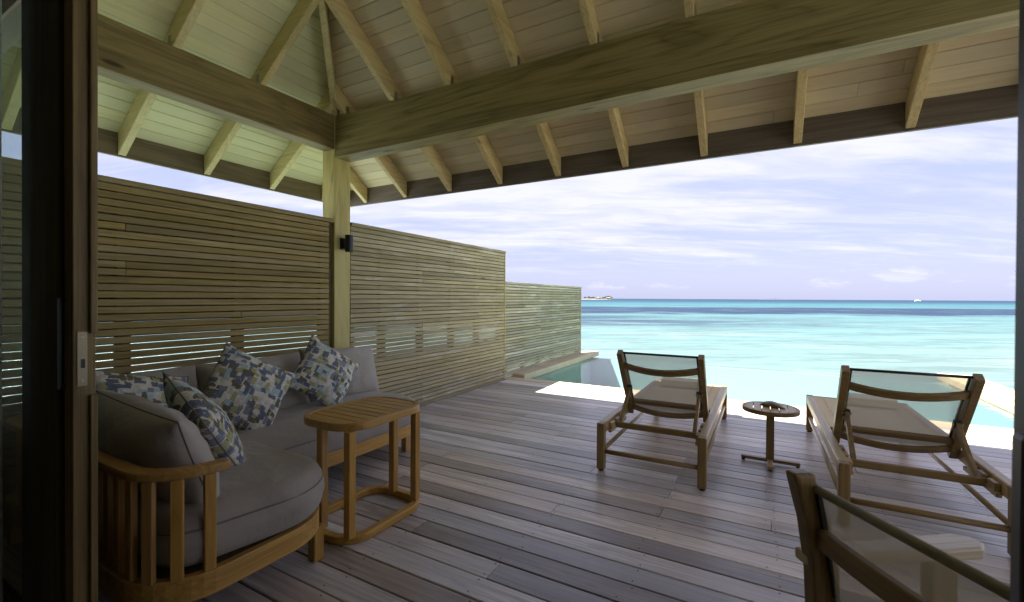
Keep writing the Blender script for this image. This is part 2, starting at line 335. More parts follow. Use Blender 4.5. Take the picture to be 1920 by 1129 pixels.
def sea_mat():
    m, t, b, o = newmat('lagoon_water'); t.n.remove(b)
    tc = t.add('ShaderNodeTexCoord'); v = tc.outputs['Object']
    # d: metres out to sea, s: metres along the reef edge
    d = t.vmath('DOT_PRODUCT', v, (-0.486, 0.874, 0)); s = t.vmath('DOT_PRODUCT', v, (0.874, 0.486, 0))
    cs = t.add('ShaderNodeCombineXYZ'); t.link(s, cs.inputs[0]); t.link(d, cs.inputs[1])
    q = cs.outputs[0]
    ld = t.math('LOGARITHM', t.math('MAXIMUM', d, 5.0), 10.0)           # 10 m = 1, 100 m = 2, 1 km = 3
    wob = t.noise(t.mapping(q, (0.012, 0.03, 1)), 1.0, 4, 0.55, 0.3)
    f = t.math('ADD', t.math('DIVIDE', ld, 4.0), t.math('MULTIPLY_ADD', wob, 0.08, -0.04))
    base = t.ramp(f, [(0.26, (0.1053, 0.1522, 0.1500)), (0.35, (0.0805, 0.1347, 0.1368)), (0.42, (0.0582, 0.1139, 0.1230)), (0.50, (0.0444, 0.1034, 0.1170)),
                      (0.60, (0.0255, 0.0843, 0.1051)), (0.645, (0.0111, 0.0495, 0.0751)), (0.70, (0.0056, 0.0262, 0.0528)), (0.85, (0.0056, 0.0209, 0.0468))])
    # pale sand patches under the shallows
    sandn = t.noise(t.mapping(q, (0.05, 0.16, 1)), 1.0, 5, 0.6, 0.5)
    base = t.mix(t.math('MULTIPLY', t.remap(sandn, 0.48, 0.66), t.remap(ld, 2.0, 1.5, 0, 0.55)), base, (0.145, 0.178, 0.168))
    # the long dark reef about a hundred metres out
    edge = t.noise(t.mapping(q, (0.02, 0.004, 1)), 1.0, 6, 0.7)
    dd = t.math('ADD', d, t.math('MULTIPLY_ADD', edge, 44.0, -22.0))
    rag = t.noise(t.mapping(q, (0.05, 0.16, 1)), 1.0, 7, 0.72, 0.5)
    dd = t.math('ADD', dd, t.math('MULTIPLY_ADD', rag, 36.0, -18.0))
    band = t.math('MULTIPLY', t.remap(dd, 78, 90), t.remap(dd, 165, 145))
    band = t.math('MULTIPLY', band, t.remap(s, -20, 22))
    band = t.math('MULTIPLY', band, t.remap(rag, 0.30, 0.50, 0.15, 1.0))
    gaps = t.noise(t.mapping(q, (0.018, 0.05, 1), (4, 9, 0)), 1.0, 4, 0.6)
    band = t.math('MULTIPLY', band, t.remap(gaps, 0.28, 0.42, 0.4, 1.0))
    # broken coral heads nearer the screen wall
    coral = t.noise(t.mapping(q, (0.045, 0.20, 1)), 1.0, 6, 0.68, 0.6)
    near = t.math('MULTIPLY', t.remap(d, 42, 52), t.remap(d, 84, 66))
    near = t.math('MULTIPLY', near, t.remap(s, 60, 5))
    near = t.math('MULTIPLY', near, t.remap(coral, 0.38, 0.52))
    farb = t.math('MULTIPLY', t.remap(d, 150, 185), t.remap(d, 260, 210))
    farb = t.math('MULTIPLY', farb, t.remap(t.noise(t.mapping(q, (0.012, 0.06, 1)), 1.0, 5, 0.65), 0.5, 0.62))
    reef = t.math('MAXIMUM', t.math('MAXIMUM', t.math('MULTIPLY', band, 1.0), t.math('MULTIPLY', near, 0.85)), t.math('MULTIPLY', farb, 0.5))
    col = t.mix(reef, base, (0.007, 0.018, 0.044))
    ripple = t.noise(t.mapping(q, (0.35, 1.3, 1)), 1.0, 8, 0.7, 0.6)
    swell = t.noise(t.mapping(q, (0.08, 0.35, 1)), 1.0, 5, 0.65, 0.3)
    h = t.math('ADD', ripple, t.math('MULTIPLY', swell, 1.5))
    col = t.mix(1.0, col, t.ramp(t.math('ADD', t.math('MULTIPLY', ripple, 0.5), t.math('MULTIPLY', swell, 0.5)), [(0.41, 0.76), (0.50, 1.0), (0.60, 1.22)]), 'MULTIPLY')
    nm = t.bump(h, 0.8, 0.30)
    df = t.add('ShaderNodeBsdfDiffuse'); t.link(col, df.inputs[0]); t.link(t.bump(h, 0.6, 0.25), df.inputs['Normal'])
    gl = t.add('ShaderNodeBsdfGlossy'); gl.inputs['Roughness'].default_value = 0.22; t.link(nm, gl.inputs['Normal'])
    fr = t.add('ShaderNodeFresnel'); fr.inputs[0].default_value = 1.33; t.link(nm, fr.inputs['Normal'])
    # a ruffled sea shows the sky less than a flat one would at grazing angles
    k = t.math('MINIMUM', t.math('MULTIPLY', fr.outputs[0], 0.6), 0.20)
    mx = t.add('ShaderNodeMixShader'); t.link(k, mx.inputs[0]); t.link(df.outputs[0], mx.inputs[1]); t.link(gl.outputs[0], mx.inputs[2])
    t.link(mx.outputs[0], o.inputs[0]); return m
M['sea'] = sea_mat()

# ------------------------------------------------------------------ mesh helpers
class MB:
    def __init__(self): self.v = []; self.f = []
    def add(self, vs, fs):
        k = len(self.v); self.v += [tuple(x) for x in vs]; self.f += [tuple(i+k for i in f) for f in fs]; return self
    def box(self, x0, x1, y0, y1, z0, z1):
        return self.add([(x0,y0,z0),(x1,y0,z0),(x1,y1,z0),(x0,y1,z0),(x0,y0,z1),(x1,y0,z1),(x1,y1,z1),(x0,y1,z1)],
                        [(0,3,2,1),(4,5,6,7),(0,1,5,4),(1,2,6,5),(2,3,7,6),(3,0,4,7)])
    def bar(self, p0, p1, w, h, up=(0, 0, 1), h1=None, w1=None):
        """square bar: w sideways, h along up"""
        p0, p1 = Vector(p0), Vector(p1); d = (p1-p0).normalized(); up = Vector(up)
        sd = d.cross(up).normalized(); u = sd.cross(d).normalized(); vs = []
        for p, ww, hh in ((p0, w, h), (p1, w1 or w, h1 or h)):
            for a, b in ((-1,-1),(1,-1),(1,1),(-1,1)): vs.append(p + sd*(a*ww/2) + u*(b*hh/2))
        return self.add(vs, [(0,1,2,3),(7,6,5,4),(0,4,5,1),(1,5,6,2),(2,6,7,3),(3,7,4,0)])
    def sweep(self, pts, w, h, up=(0, 0, 1), closed=False, taper=None):
        pts = [Vector(p) for p in pts]; n = len(pts); up = Vector(up); vs = []
        for i, p in enumerate(pts):
            a = pts[(i-1) % n] if (closed or i > 0) else p; b = pts[(i+1) % n] if (closed or i < n-1) else p
            d = (b-a).normalized(); sd = d.cross(up).normalized(); u = sd.cross(d).normalized()
            k = taper(i/(n-1)) if taper else 1
            for q, r in ((-1,-1),(1,-1),(1,1),(-1,1)): vs.append(p + sd*(q*w*k/2) + u*(r*h/2))
        fs = []
        for i in range(n if closed else n-1):
            j = (i+1) % n
            for e in range(4): fs.append((i*4+e, j*4+e, j*4+(e+1) % 4, i*4+(e+1) % 4))
        if not closed: fs += [(0,1,2,3), tuple(reversed([(n-1)*4+e for e in range(4)]))]
        return self.add(vs, fs)
    def tube(self, pts, r, seg=8, closed=False, taper=None):
        pts = [Vector(p) for p in pts]; n = len(pts); vs = []; ref = None
        for i, p in enumerate(pts):
            a = pts[(i-1) % n] if (closed or i > 0) else p; b = pts[(i+1) % n] if (closed or i < n-1) else p
            d = (b-a).normalized()
            if ref is None: ref = Vector((0, 0, 1)) if abs(d.z) < 0.9 else Vector((1, 0, 0))
            s = d.cross(ref).normalized(); u = s.cross(d).normalized(); ref = u
            rr = r*(taper(i/(n-1)) if taper else 1)
            for k in range(seg):
                an = 2*math.pi*k/seg; vs.append(p + s*(rr*math.cos(an)) + u*(rr*math.sin(an)))
        fs = []
        for i in range(n if closed else n-1):
            j = (i+1) % n
            for k in range(seg): fs.append((i*seg+k, i*seg+(k+1) % seg, j*seg+(k+1) % seg, j*seg+k))
        if not closed: fs += [tuple(reversed(range(seg))), tuple((n-1)*seg+k for k in range(seg))]
        return self.add(vs, fs)
    def prism(self, poly, z0, z1):
        """poly: list of (x, y) counter-clockwise"""
        n = len(poly)
        vs = [(x, y, z0) for x, y in poly] + [(x, y, z1) for x, y in poly]
        return self.add(vs, [tuple(reversed(range(n))), tuple(range(n, 2*n))] + [(i, (i+1) % n, n+(i+1) % n, n+i) for i in range(n)])
    def poly3(self, lower, upper):
        n = len(lower)
        return self.add(list(lower)+list(upper), [tuple(reversed(range(n))), tuple(range(n, 2*n))] + [(i, (i+1) % n, n+(i+1) % n, n+i) for i in range(n)])
    def build(self, name, mat, parent=None, bevel=0.0, smooth=False, subsurf=0, loc=None, seg=2):
        me = bpy.data.meshes.new(name); me.from_pydata(self.v, [], self.f)
        bm = bmesh.new(); bm.from_mesh(me); bmesh.ops.recalc_face_normals(bm, faces=bm.faces); bm.to_mesh(me); bm.free()
        me.materials.append(mat)
        if smooth: me.polygons.foreach_set('use_smooth', [True]*len(me.polygons))
        o = bpy.data.objects.new(name, me); COL.objects.link(o)
        if parent: o.parent = parent
        if loc: o.location = loc
        if bevel:
            md = o.modifiers.new('edge', 'BEVEL'); md.width = bevel; md.segments = seg; md.limit_method = 'ANGLE'; md.angle_limit = R(35)
        if subsurf:
            md = o.modifiers.new('soft', 'SUBSURF'); md.levels = md.render_levels = subsurf
        return o

def thing(name, label, cat, loc=(0, 0, 0), rz=0.0, group=None):
    o = bpy.data.objects.new(name, None); COL.objects.link(o); o.location = loc; o.rotation_euler = (0, 0, rz)
    o['label'] = label; o['category'] = cat
    if group: o['group'] = group
    return o
def tag(o, label, cat, group=None):
    o['label'] = label; o['category'] = cat
    if group: o['group'] = group
    return o
def struct(o, kind='structure'): o['kind'] = kind; return o
def copy_thing(root, loc, label):
    r = root.copy(); COL.objects.link(r); r.location = loc; r['label'] = label
    for ch in list(root.children):
        c = ch.copy(); COL.objects.link(c); c.parent = r
        for g in ch.children:
            d = g.copy(); COL.objects.link(d); d.parent = c
    return r

def rounded(corners, seg=8):
    """corners: (x, y, r) in order -> outline with rounded corners"""
    out = []; n = len(corners)
    for i in range(n):
        p = Vector(corners[i][:2]); r = corners[i][2]
        a = (Vector(corners[i-1][:2])-p).normalized(); b = (Vector(corners[(i+1) % n][:2])-p).normalized()
        if r < 1e-4: out.append((p.x, p.y)); continue
        ang = a.angle(b); dist = r/math.tan(ang/2)
        c = p + (a+b).normalized()*(r/math.sin(ang/2))
        s = p + a*dist; e = p + b*dist
        a0 = math.atan2(s.y-c.y, s.x-c.x); a1 = math.atan2(e.y-c.y, e.x-c.x)
        da = (a1-a0+math.pi) % (2*math.pi)-math.pi
        for k in range(seg+1):
            t = a0+da*k/seg; out.append((c.x+r*math.cos(t), c.y+r*math.sin(t)))
    return out
def inset(poly, d):
    n = len(poly); out = []
    for i in range(n):
        p = Vector(poly[i]); a = Vector(poly[i-1]); b = Vector(poly[(i+1) % n])
        e1 = (p-a).normalized(); e2 = (b-p).normalized()
        n1 = Vector((-e1.y, e1.x)); n2 = Vector((-e2.y, e2.x)); m = (n1+n2)
        if m.length < 1e-6: m = n1
        m.normalize(); k = max(0.5, m.dot(n1)); q = p + m*(d/k); out.append((q.x, q.y))
    return out
def resample(poly, step):
    out = []; n = len(poly)
    for i in range(n):
        a = Vector(poly[i]); b = Vector(poly[(i+1) % n]); k = max(1, int((b-a).length/step))
        for j in range(k): q = a.lerp(b, j/k); out.append((q.x, q.y))
    return out
def ring_band(mb, poly, w, z0, z1):
    """a flat bent rail that follows a closed outline, w wide inwards"""
    inn = inset(poly, w); n = len(poly)
    vs = [(x, y, z0) for x, y in poly]+[(x, y, z1) for x, y in poly]+[(x, y, z0) for x, y in inn]+[(x, y, z1) for x, y in inn]
    fs = []
    for i in range(n):
        j = (i+1) % n
        fs += [(i, j, n+j, n+i), (2*n+j, 2*n+i, 3*n+i, 3*n+j), (n+i, n+j, 3*n+j, 3*n+i), (2*n+i, 2*n+j, j, i)]
    return mb.add(vs, fs)
def puffy(poly, z0, z1, r=0.05, crown=0.025, amp=0.006):
    """a stuffed seat cushion with rounded edges over a convex outline"""
    poly = resample(poly, 0.05)
    cx = sum(p[0] for p in poly)/len(poly); cy = sum(p[1] for p in poly)/len(poly)
    rings = []
    for k in range(6):
        a = math.pi/2*k/5; rings.append((inset(poly, r*(1-math.sin(a))), z0+r*(1-math.cos(a))))
    for k in range(1, 3): rings.append((inset(poly, -0.008*math.sin(math.pi*k/3)), z0+r+(z1-z0-2*r)*k/3))
    for k in range(6):
        a = math.pi/2*k/5; rings.append((inset(poly, r*(1-math.cos(a))), z1-r+r*math.sin(a)))
    top = inset(poly, r)
    for k in range(1, 7):
        s = 1-k/7; rings.append(([(cx+(x-cx)*s, cy+(y-cy)*s) for x, y in top], z1+crown*(1-s*s)))
    mb = MB(); n = len(poly); vs = []; fs = []
    for pl, z in rings:
        for x, y in pl:
            w = mnoise.noise((x*6, y*6, z*6))*amp + mnoise.noise((x*22, y*22, z*8))*amp*0.35
            ex, ey = x-cx, y-cy; l = math.hypot(ex, ey) or 1
            vs.append((x+ex/l*w, y+ey/l*w, z+w))
    for i in range(len(rings)-1):
        for j in range(n):
            k = (j+1) % n; fs.append((i*n+j, i*n+k, (i+1)*n+k, (i+1)*n+j))
    vs.append((cx, cy, z1+crown)); e = (len(rings)-1)*n
    for j in range(n): fs.append((e+j, e+(j+1) % n, len(vs)-1))
    fs.append(tuple(reversed(range(n))))
    return mb.add(vs, fs), poly
def pillow_mesh(w, h, t, p=0.5, pinch=0.07, n=26, amp=0.006, seed=0.0, slump=0.0):
    def pt(u, v, side):
        x = w/2*u*(1-pinch*(1-v*v)); y = h/2*v*(1-pinch*(1-u*u))
        k = max(0.0, (1-u**2)*(1-v**2))
        z = side*t/2*k**p
        q = 1-max(abs(u), abs(v))
        wr = amp*mnoise.noise((x*9+seed, y*9, side*3+seed)) + amp*0.8*mnoise.noise((u*2.2+seed*3, math.atan2(v, u)*3.2, seed))*min(1, 4*q)
        z += wr*min(1, q*8)*side
        y -= slump*(1-v)*0.5*0
        z *= (1+slump*(-v))
        return (x, y, z)
    vs = []; fs = []; idx = {}
    for side in (1, -1):
        for i in range(n+1):
            for j in range(n+1):
                u = math.sin(math.pi/2*(2*i/n-1)); v = math.sin(math.pi/2*(2*j/n-1))
                edge = i in (0, n) or j in (0, n)
                if side == -1 and edge: idx[(side, i, j)] = idx[(1, i, j)]; continue
                idx[(side, i, j)] = len(vs); vs.append(pt(u, v, side))
        for i in range(n):
            for j in range(n):
                q = [idx[(side, i, j)], idx[(side, i+1, j)], idx[(side, i+1, j+1)], idx[(side, i, j+1)]]
                fs.append(tuple(q if side == 1 else q[::-1]))
    rim = []
    for i in range(n): rim.append(pt(math.sin(math.pi/2*(2*i/n-1)), -1, 1))
    for j in range(n): rim.append(pt(1, math.sin(math.pi/2*(2*j/n-1)), 1))
    for i in range(n): rim.append(pt(-math.sin(math.pi/2*(2*i/n-1)), 1, 1))
    for j in range(n): rim.append(pt(-1, -math.sin(math.pi/2*(2*j/n-1)), 1))
    return MB().add(vs, fs), rim
def orient(center, normal, up, roll=0.0):
    z = Vector(normal).normalized(); x = Vector(up).cross(z).normalized(); y = z.cross(x)
    m = Matrix((x, y, z)).transposed().to_4x4() @ Matrix.Rotation(roll, 4, 'Z')
    m.translation = Vector(center); return m
def pillow(name, center, normal, roll, size, mat, pip, label, cat, group, p=0.5, pinch=0.07, seed=0.0, amp=0.006):
    mb, rim = pillow_mesh(*size, p=p, pinch=pinch, seed=seed, amp=amp)
    o = mb.build(name, mat, smooth=True); o.matrix_world = orient(center, normal, (0, 0, 1), roll)
    tag(o, label, cat, group)
    if pip:
        t = MB().tube(rim, 0.0035, 6, closed=True).build('piping', pip, o, smooth=True)
    return o

# ------------------------------------------------------------------ the sea, islands, boat
def build_sea():
    mb = MB(); z = -1.6; Lx = 16000
    xs = [-Lx, -4000, -1000, -250, -60, 0, 60, 250, 1000, 4000, Lx]
    n = len(xs)
    vs = [(x, y, z) for y in xs for x in xs]
    fs = [(j*n+i, j*n+i+1, (j+1)*n+i+1, (j+1)*n+i) for j in range(n-1) for i in range(n-1)]
    struct(mb.add(vs, fs).build('sea', M['sea']))
build_sea()
FW = Vector((-0.486, 0.874, 0)); RT = Vector((0.874, 0.486, 0))
def out_at(u, d):                       # a place d metres out to sea in the direction of a sight line
    q = FW*d + RT*((u-960)/838.3*d); return Vector((q.x, q.y, -1.6))
def mound(name, c, lx, ly, h, mat, seed, rag=0.5):
    vs = []; fs = []; nr, na = 6, 40
    for i in range(nr+1):
        r = i/nr
        for k in range(na):
            a = 2*math.pi*k/na
            q = RT*(math.cos(a)*lx*r) + FW*(math.sin(a)*ly*r)
            nz = (1-r**2.0)*(1-rag+rag*2*abs(mnoise.noise((math.cos(a)*r*5+seed, math.sin(a)*r*3, seed))))
            vs.append((c.x+q.x, c.y+q.y, c.z-0.4+(h+0.4)*nz if r < 1 else c.z-0.4))
    for i in range(nr):
        for k in range(na):
            a, b = i*na+k, i*na+(k+1) % na; fs.append((a, b, b+na, a+na))
    return MB().add(vs, fs).build(name, mat, smooth=True)
ISL = 1100
struct(mound('island', out_at(1105, ISL), 66, 24, 2.2, M['sand'], 2.0, 0.3))
def bush_mesh(seed, w, h):
    rnd = random.Random(seed); mb = MB()
    for k in range(60):
        a = rnd.uniform(0, 6.283); e = rnd.uniform(-0.3, 1.4); rr = rnd.uniform(0.6, 1.0)
        p = Vector((math.cos(a)*math.cos(e)*w*rr, math.sin(a)*math.cos(e)*w*rr, h*(0.55+0.45*math.sin(e)*rr)))
        q = rnd.uniform(0.35, 0.7)*w*0.5
        x = Vector((rnd.uniform(-1, 1), rnd.uniform(-1, 1), rnd.uniform(-1, 1))).normalized()*q; y = x.orthogonal().normalized()*q
        mb.add([p-x-y*0.4, p+x*0.3-y, p+x+y*0.4, p-x*0.3+y], [(0, 1, 2, 3)])
    mb.tube([(0, 0, 0), (0.05*w, 0, h*0.5)], 0.12, 5)
    return mb
for k, (u, w, h) in enumerate([(1097, 3.2, 5.0), (1103, 4.0, 5.8), (1108, 3.0, 4.6), (1112, 3.6, 5.2), (1118, 2.6, 4.0), (1124, 2.4, 3.6), (1130, 2.8, 4.2), (1135, 4.4, 6.8), (1140, 4.6, 7.4), (1145, 3.6, 6.0)]):
    p = out_at(u, ISL); p.z = -0.2
    o = bush_mesh(k, w, h).build('island_tree', M['leaf'], loc=p); tag(o, 'small dark tree on the low sandy island at the horizon', 'tree', 'trees on the distant sandy island')
def hut(u, w, h, lab):
    p = out_at(u, ISL-8); p.z = -0.4
    r = thing('island_hut', lab, 'hut', p, R(29))
    MB().box(-w/2, w/2, -2, 2, 0, h).build('wall', M['hut'], r)
    MB().add([(-w/2-.6, -2.6, h), (w/2+.6, -2.6, h), (w/2+.6, 2.6, h), (-w/2-.6, 2.6, h), (-w/4, 0, h+2.2), (w/4, 0, h+2.2)],
             [(0, 1, 5, 4), (1, 2, 5), (2, 3, 4, 5), (3, 0, 4), (3, 2, 1, 0)]).build('roof', M['thatch'], r)
hut(1121, 6, 2.6, 'small pale hut in the middle of the distant island')
hut(1141, 9, 3.2, 'wide hut among the taller trees of the distant island')
struct(mound('far_island', out_at(1448, 5200), 165, 60, 22, M['farhill'], 5.0, 0.75))
struct(mound('far_island', out_at(1290, 6000), 120, 60, 14, M['farhill'], 9.0, 0.6))
def boat():
    p = out_at(1720, 1500)
    r = thing('motor_boat', 'white motor boat far out on the horizon', 'boat', p, R(25))
    hull = MB(); st = []
    for x, w, zb in ((-9, 2.2, -.3), (-3, 2.5, -.4), (4, 2.1, -.4), (8, 1.0, -.2), (10.5, 0.06, .6)):
        st.append([(x, -w, 1.7+max(0, x)*.05), (x, -w*.75, .2), (x, 0, zb), (x, w*.75, .2), (x, w, 1.7+max(0, x)*.05)])
    vs = [q for s in st for q in s]; fs = [(i*5+k, i*5+k+1, (i+1)*5+k+1, (i+1)*5+k) for i in range(4) for k in range(4)]
    fs += [(i*5, (i+1)*5, (i+1)*5+4, i*5+4) for i in range(4)] + [(0, 1, 2, 3, 4)]
    hull.add(vs, fs).build('hull', M['boatwhite'], r)
    MB().box(-5, 3, -1.6, 1.6, 1.75, 3.6).build('cabin', M['boatwhite'], r, bevel=.2)
    MB().box(-4, 0.5, -1.2, 1.2, 3.65, 4.7).build('bridge', M['boatwhite'], r, bevel=.2)
    MB().box(-4.6, 2.6, -1.63, 1.63, 2.4, 3.0).build('window_band', M['black'], r)
boat()

# ------------------------------------------------------------------ deck and pool
FX = -3.42                                # plane of the screen walls
def build_deck():
    deck = MB().box(-3.6, 6.6, -3.6, 5.93, -0.32, -0.03).build('deck', M['shadowgap']); struct(deck)  # unseen right part extended as a sunlit surface to bounce light
    y0, pitch = 1.541-7*0.1382, 0.1382
    nails = MB(); rnd = random.Random(3)
    joists = [-3.3+0.56*k for k in range(18)]
    for k in range(39):
        ya = y0+k*pitch+0.003; yb = y0+(k+1)*pitch-0.003
        if yb > 5.955: yb = 5.955
        if yb-ya < 0.03: continue
        x = FX+0.025 if ya < 5.9 else FX; end = 6.6; j = rnd.randint(2, 6)
        cuts = []
        while j < 18: cuts.append(joists[j]); j += rnd.choice((4, 5, 5, 6, 7))
        xs = [x]+cuts+[end]
        for a, b in zip(xs[:-1], xs[1:]):
            if b-a < 0.08: continue
            L = b-a-0.003; W = yb-ya; c = 0.0035
            zt = rnd.uniform(-0.0015, 0.0015)
            prof = [(-W/2, -0.024), (W/2, -0.024), (W/2, -c), (W/2-c, 0), (-W/2+c, 0), (-W/2, -c)]
            mb = MB(); vs = [(-L/2, p[0], p[1]) for p in prof]+[(L/2, p[0], p[1]) for p in prof]
            mb.add(vs, [tuple(range(6)), tuple(range(11, 5, -1))]+[(i, (i+1) % 6, 6+(i+1) % 6, 6+i) for i in range(6)])
            mb.build('deck_board', M['deck'], deck, loc=((a+b)/2, (ya+yb)/2, zt))
        if ya < 4.4:
            for jx in joists:
                if jx > 2.6: break
                for yy in (ya+0.022, yb-0.022):
                    xx = jx+rnd.uniform(-.006, .006)+ (0.02 if rnd.random() < .5 else -0.02)
                    nails.add([(xx+.0045*math.cos(t*1.0472), yy+.0045*math.sin(t*1.0472), 0.0024) for t in range(6)]+[(xx, yy, 0.0016)], [(t, (t+1) % 6, 6) for t in range(6)])
    nm = nails.build('screw_heads', M['nail'], deck); nm['kind'] = 'stuff'
build_deck()
PX0, PX1, PY0, PY1 = -3.22, 2.56, 6.16, 9.30
def build_pool():
    pool = MB()
    zb = -.62
    pool.add([(PX0, PY0, zb), (PX1, PY0, zb), (PX1, PY1, zb), (PX0, PY1, zb)], [(0, 1, 2, 3)])
    pool.add([(PX0, PY0, zb), (PX0, PY1, zb), (PX0, PY1, -.06), (PX0, PY0, -.06)], [(0, 1, 2, 3)])
    pool.add([(PX1, PY0, zb), (PX1, PY1, zb), (PX1, PY1, -.06), (PX1, PY0, -.06)], [(3, 2, 1, 0)])
    pool.add([(PX0, PY0, zb), (PX1, PY0, zb), (PX1, PY0, -.06), (PX0, PY0, -.06)], [(3, 2, 1, 0)])
    pool.box(PX0-.3, PX1+.4, PY1, PY1+.14, -1.4, -.052)
    pool.box(PX0-.3, PX1+.4, PY0-.2, PY1+.14, -1.5, zb-.02)
    pool.box(PX0-.3, PX0-.004, PY0-.18, PY1, zb-.01, -.062)
    pool.box(PX1+.004, PX1+.4, PY0-.18, PY1, zb-.01, -.062)
    p = pool.build('swimming_pool', M['pooltile']); struct(p)
    w = MB(); w.add([(PX0, PY0, -.032), (PX1, PY0, -.032), (PX1, PY1+.13, -.032), (PX0, PY1+.13, -.032)], [(0, 1, 2, 3)])
    struct(w.build('pool_water', M['poolwater']))
    # timber coping in lengths
    def cop(x0, x1, y0, y1, z0, z1):
        MB().box(0, x1-x0-.004, 0, y1-y0-.004, 0, z1-z0).build('coping', M['coping'], p, bevel=.006, loc=(x0, y0, z0))
    xs = [FX-.08, -2.1, -.9, .3, 1.5, PX1+.42]
    for a, b in zip(xs[:-1], xs[1:]): cop(a, b, 5.96, PY0+.02, -.045, .004)
    for a, b in ((PY0+.025, 7.4), (7.4, 8.7), (8.7, 9.85)): cop(FX-.1, PX0+.012, a, b, -.05, .055)
    for a, b in ((PY0+.025, 7.4), (7.4, 8.7), (8.7, 9.85)): cop(PX1-.012, PX1+.42, a, b, -.05, .055)
build_pool()

# ------------------------------------------------------------------ screen walls
def screen(label, ya, yb, zb, zt, mat, battens, endpost, slat_end, cap_mat, drop=.0098, hh=.0392):
    r = thing('slatted_screen', label, 'screen wall', (FX, ya, 0), 0, 'slatted timber screens along the deck')
    L = slat_end-ya; pitch = 0.0463; n = int((zt-0.035-zb)/pitch)
    pr = [(-0.020, 0), (0, 0), (0, hh), (-0.020, hh)]
    def slat_mesh(ln):
        vs = [(x, 0, z) for x, z in pr]+[(x, ln, z) for x, z in pr]
        return MB().add(vs, [(0, 1, 2, 3), (7, 6, 5, 4)]+[(i, (i+1) % 4, 4+(i+1) % 4, 4+i) for i in range(4)])
    made = {}; rnd = random.Random(int(ya*100)); back = MB()
    inner = [y for y in battens if ya+.5 < y < slat_end-.5]
    for k in range(n):
        z = zt-0.035-(k+1)*pitch+0.003
        cuts = [ya] + ([rnd.choice(inner)] if rnd.random() < .6 else []) + [slat_end]
        for a, b in zip(cuts[:-1], cuts[1:]):
            ln = b-a-.0015; key = round(ln, 3)
            if key not in made: o = made[key] = slat_mesh(ln).build('slat', mat, r, bevel=.0025, seg=1)
            else: o = made[key].copy(); COL.objects.link(o); o.parent = r
            o.location = (rnd.uniform(-.0014, .0014), a-ya, z+rnd.uniform(-.0008, .0008))
            o.rotation_euler = (rnd.uniform(-.0004, .0004), 0, 0)
        back.box(-.100, -.080, 0, L, z-drop, z+hh-drop)
    if slat_end < yb-.03: MB().box(-.104, -.03, slat_end-ya+.0005, yb-ya, zb, zt-.036).build('gap_shade_board', M['batten'], r)  # added dark filler, stands in for the shaded gap beside the post
    b = back.build('gap_backing', M['batten'], r); b['kind'] = 'stuff'  # added unseen layer, dark so the slat gaps read as shade
    zl = zt-0.035-n*pitch+0.003
    MB().box(-.079, -.002, -.001, yb-ya+.003, zb-.05, zl-.004).build('base_board', mat, r, bevel=.002, seg=1)
    for y in battens:
        MB().box(-.079, -.0215, -.034, .034, 0, zt-.036-zb).build('batten', M['batten'], r, loc=(0, y-ya, zb))
    MB().box(-.112, .014, 0, yb-ya, -.034, 0).build('cap_rail', cap_mat, r, bevel=.004, loc=(0, 0, zt))
    if endpost: MB().box(-.104, .006, -.018, 0, zb, zt-.036).build('end_trim', endpost, r, bevel=.003, loc=(0, yb-ya, 0))
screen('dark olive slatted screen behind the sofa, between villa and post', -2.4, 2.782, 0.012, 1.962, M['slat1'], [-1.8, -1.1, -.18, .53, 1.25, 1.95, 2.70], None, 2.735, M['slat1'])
screen('tall grey-brown slatted screen between the roof post and the pool', 2.976, 5.925, 0.012, 1.962, M['slat2'], [3.01, 3.42, 4.02, 4.62, 5.2, 5.80], M['post'], 5.905, M['slat2'], .0118, .0392)
screen('lower bleached slatted screen standing along the edge of the pool', 5.93, 9.235, 0.058, 1.50, M['slat3'], [6.0, 6.6, 7.2, 7.8, 8.4, 9.1], M['slat3'], 9.215, M['slat3'], -.0200, .0372)

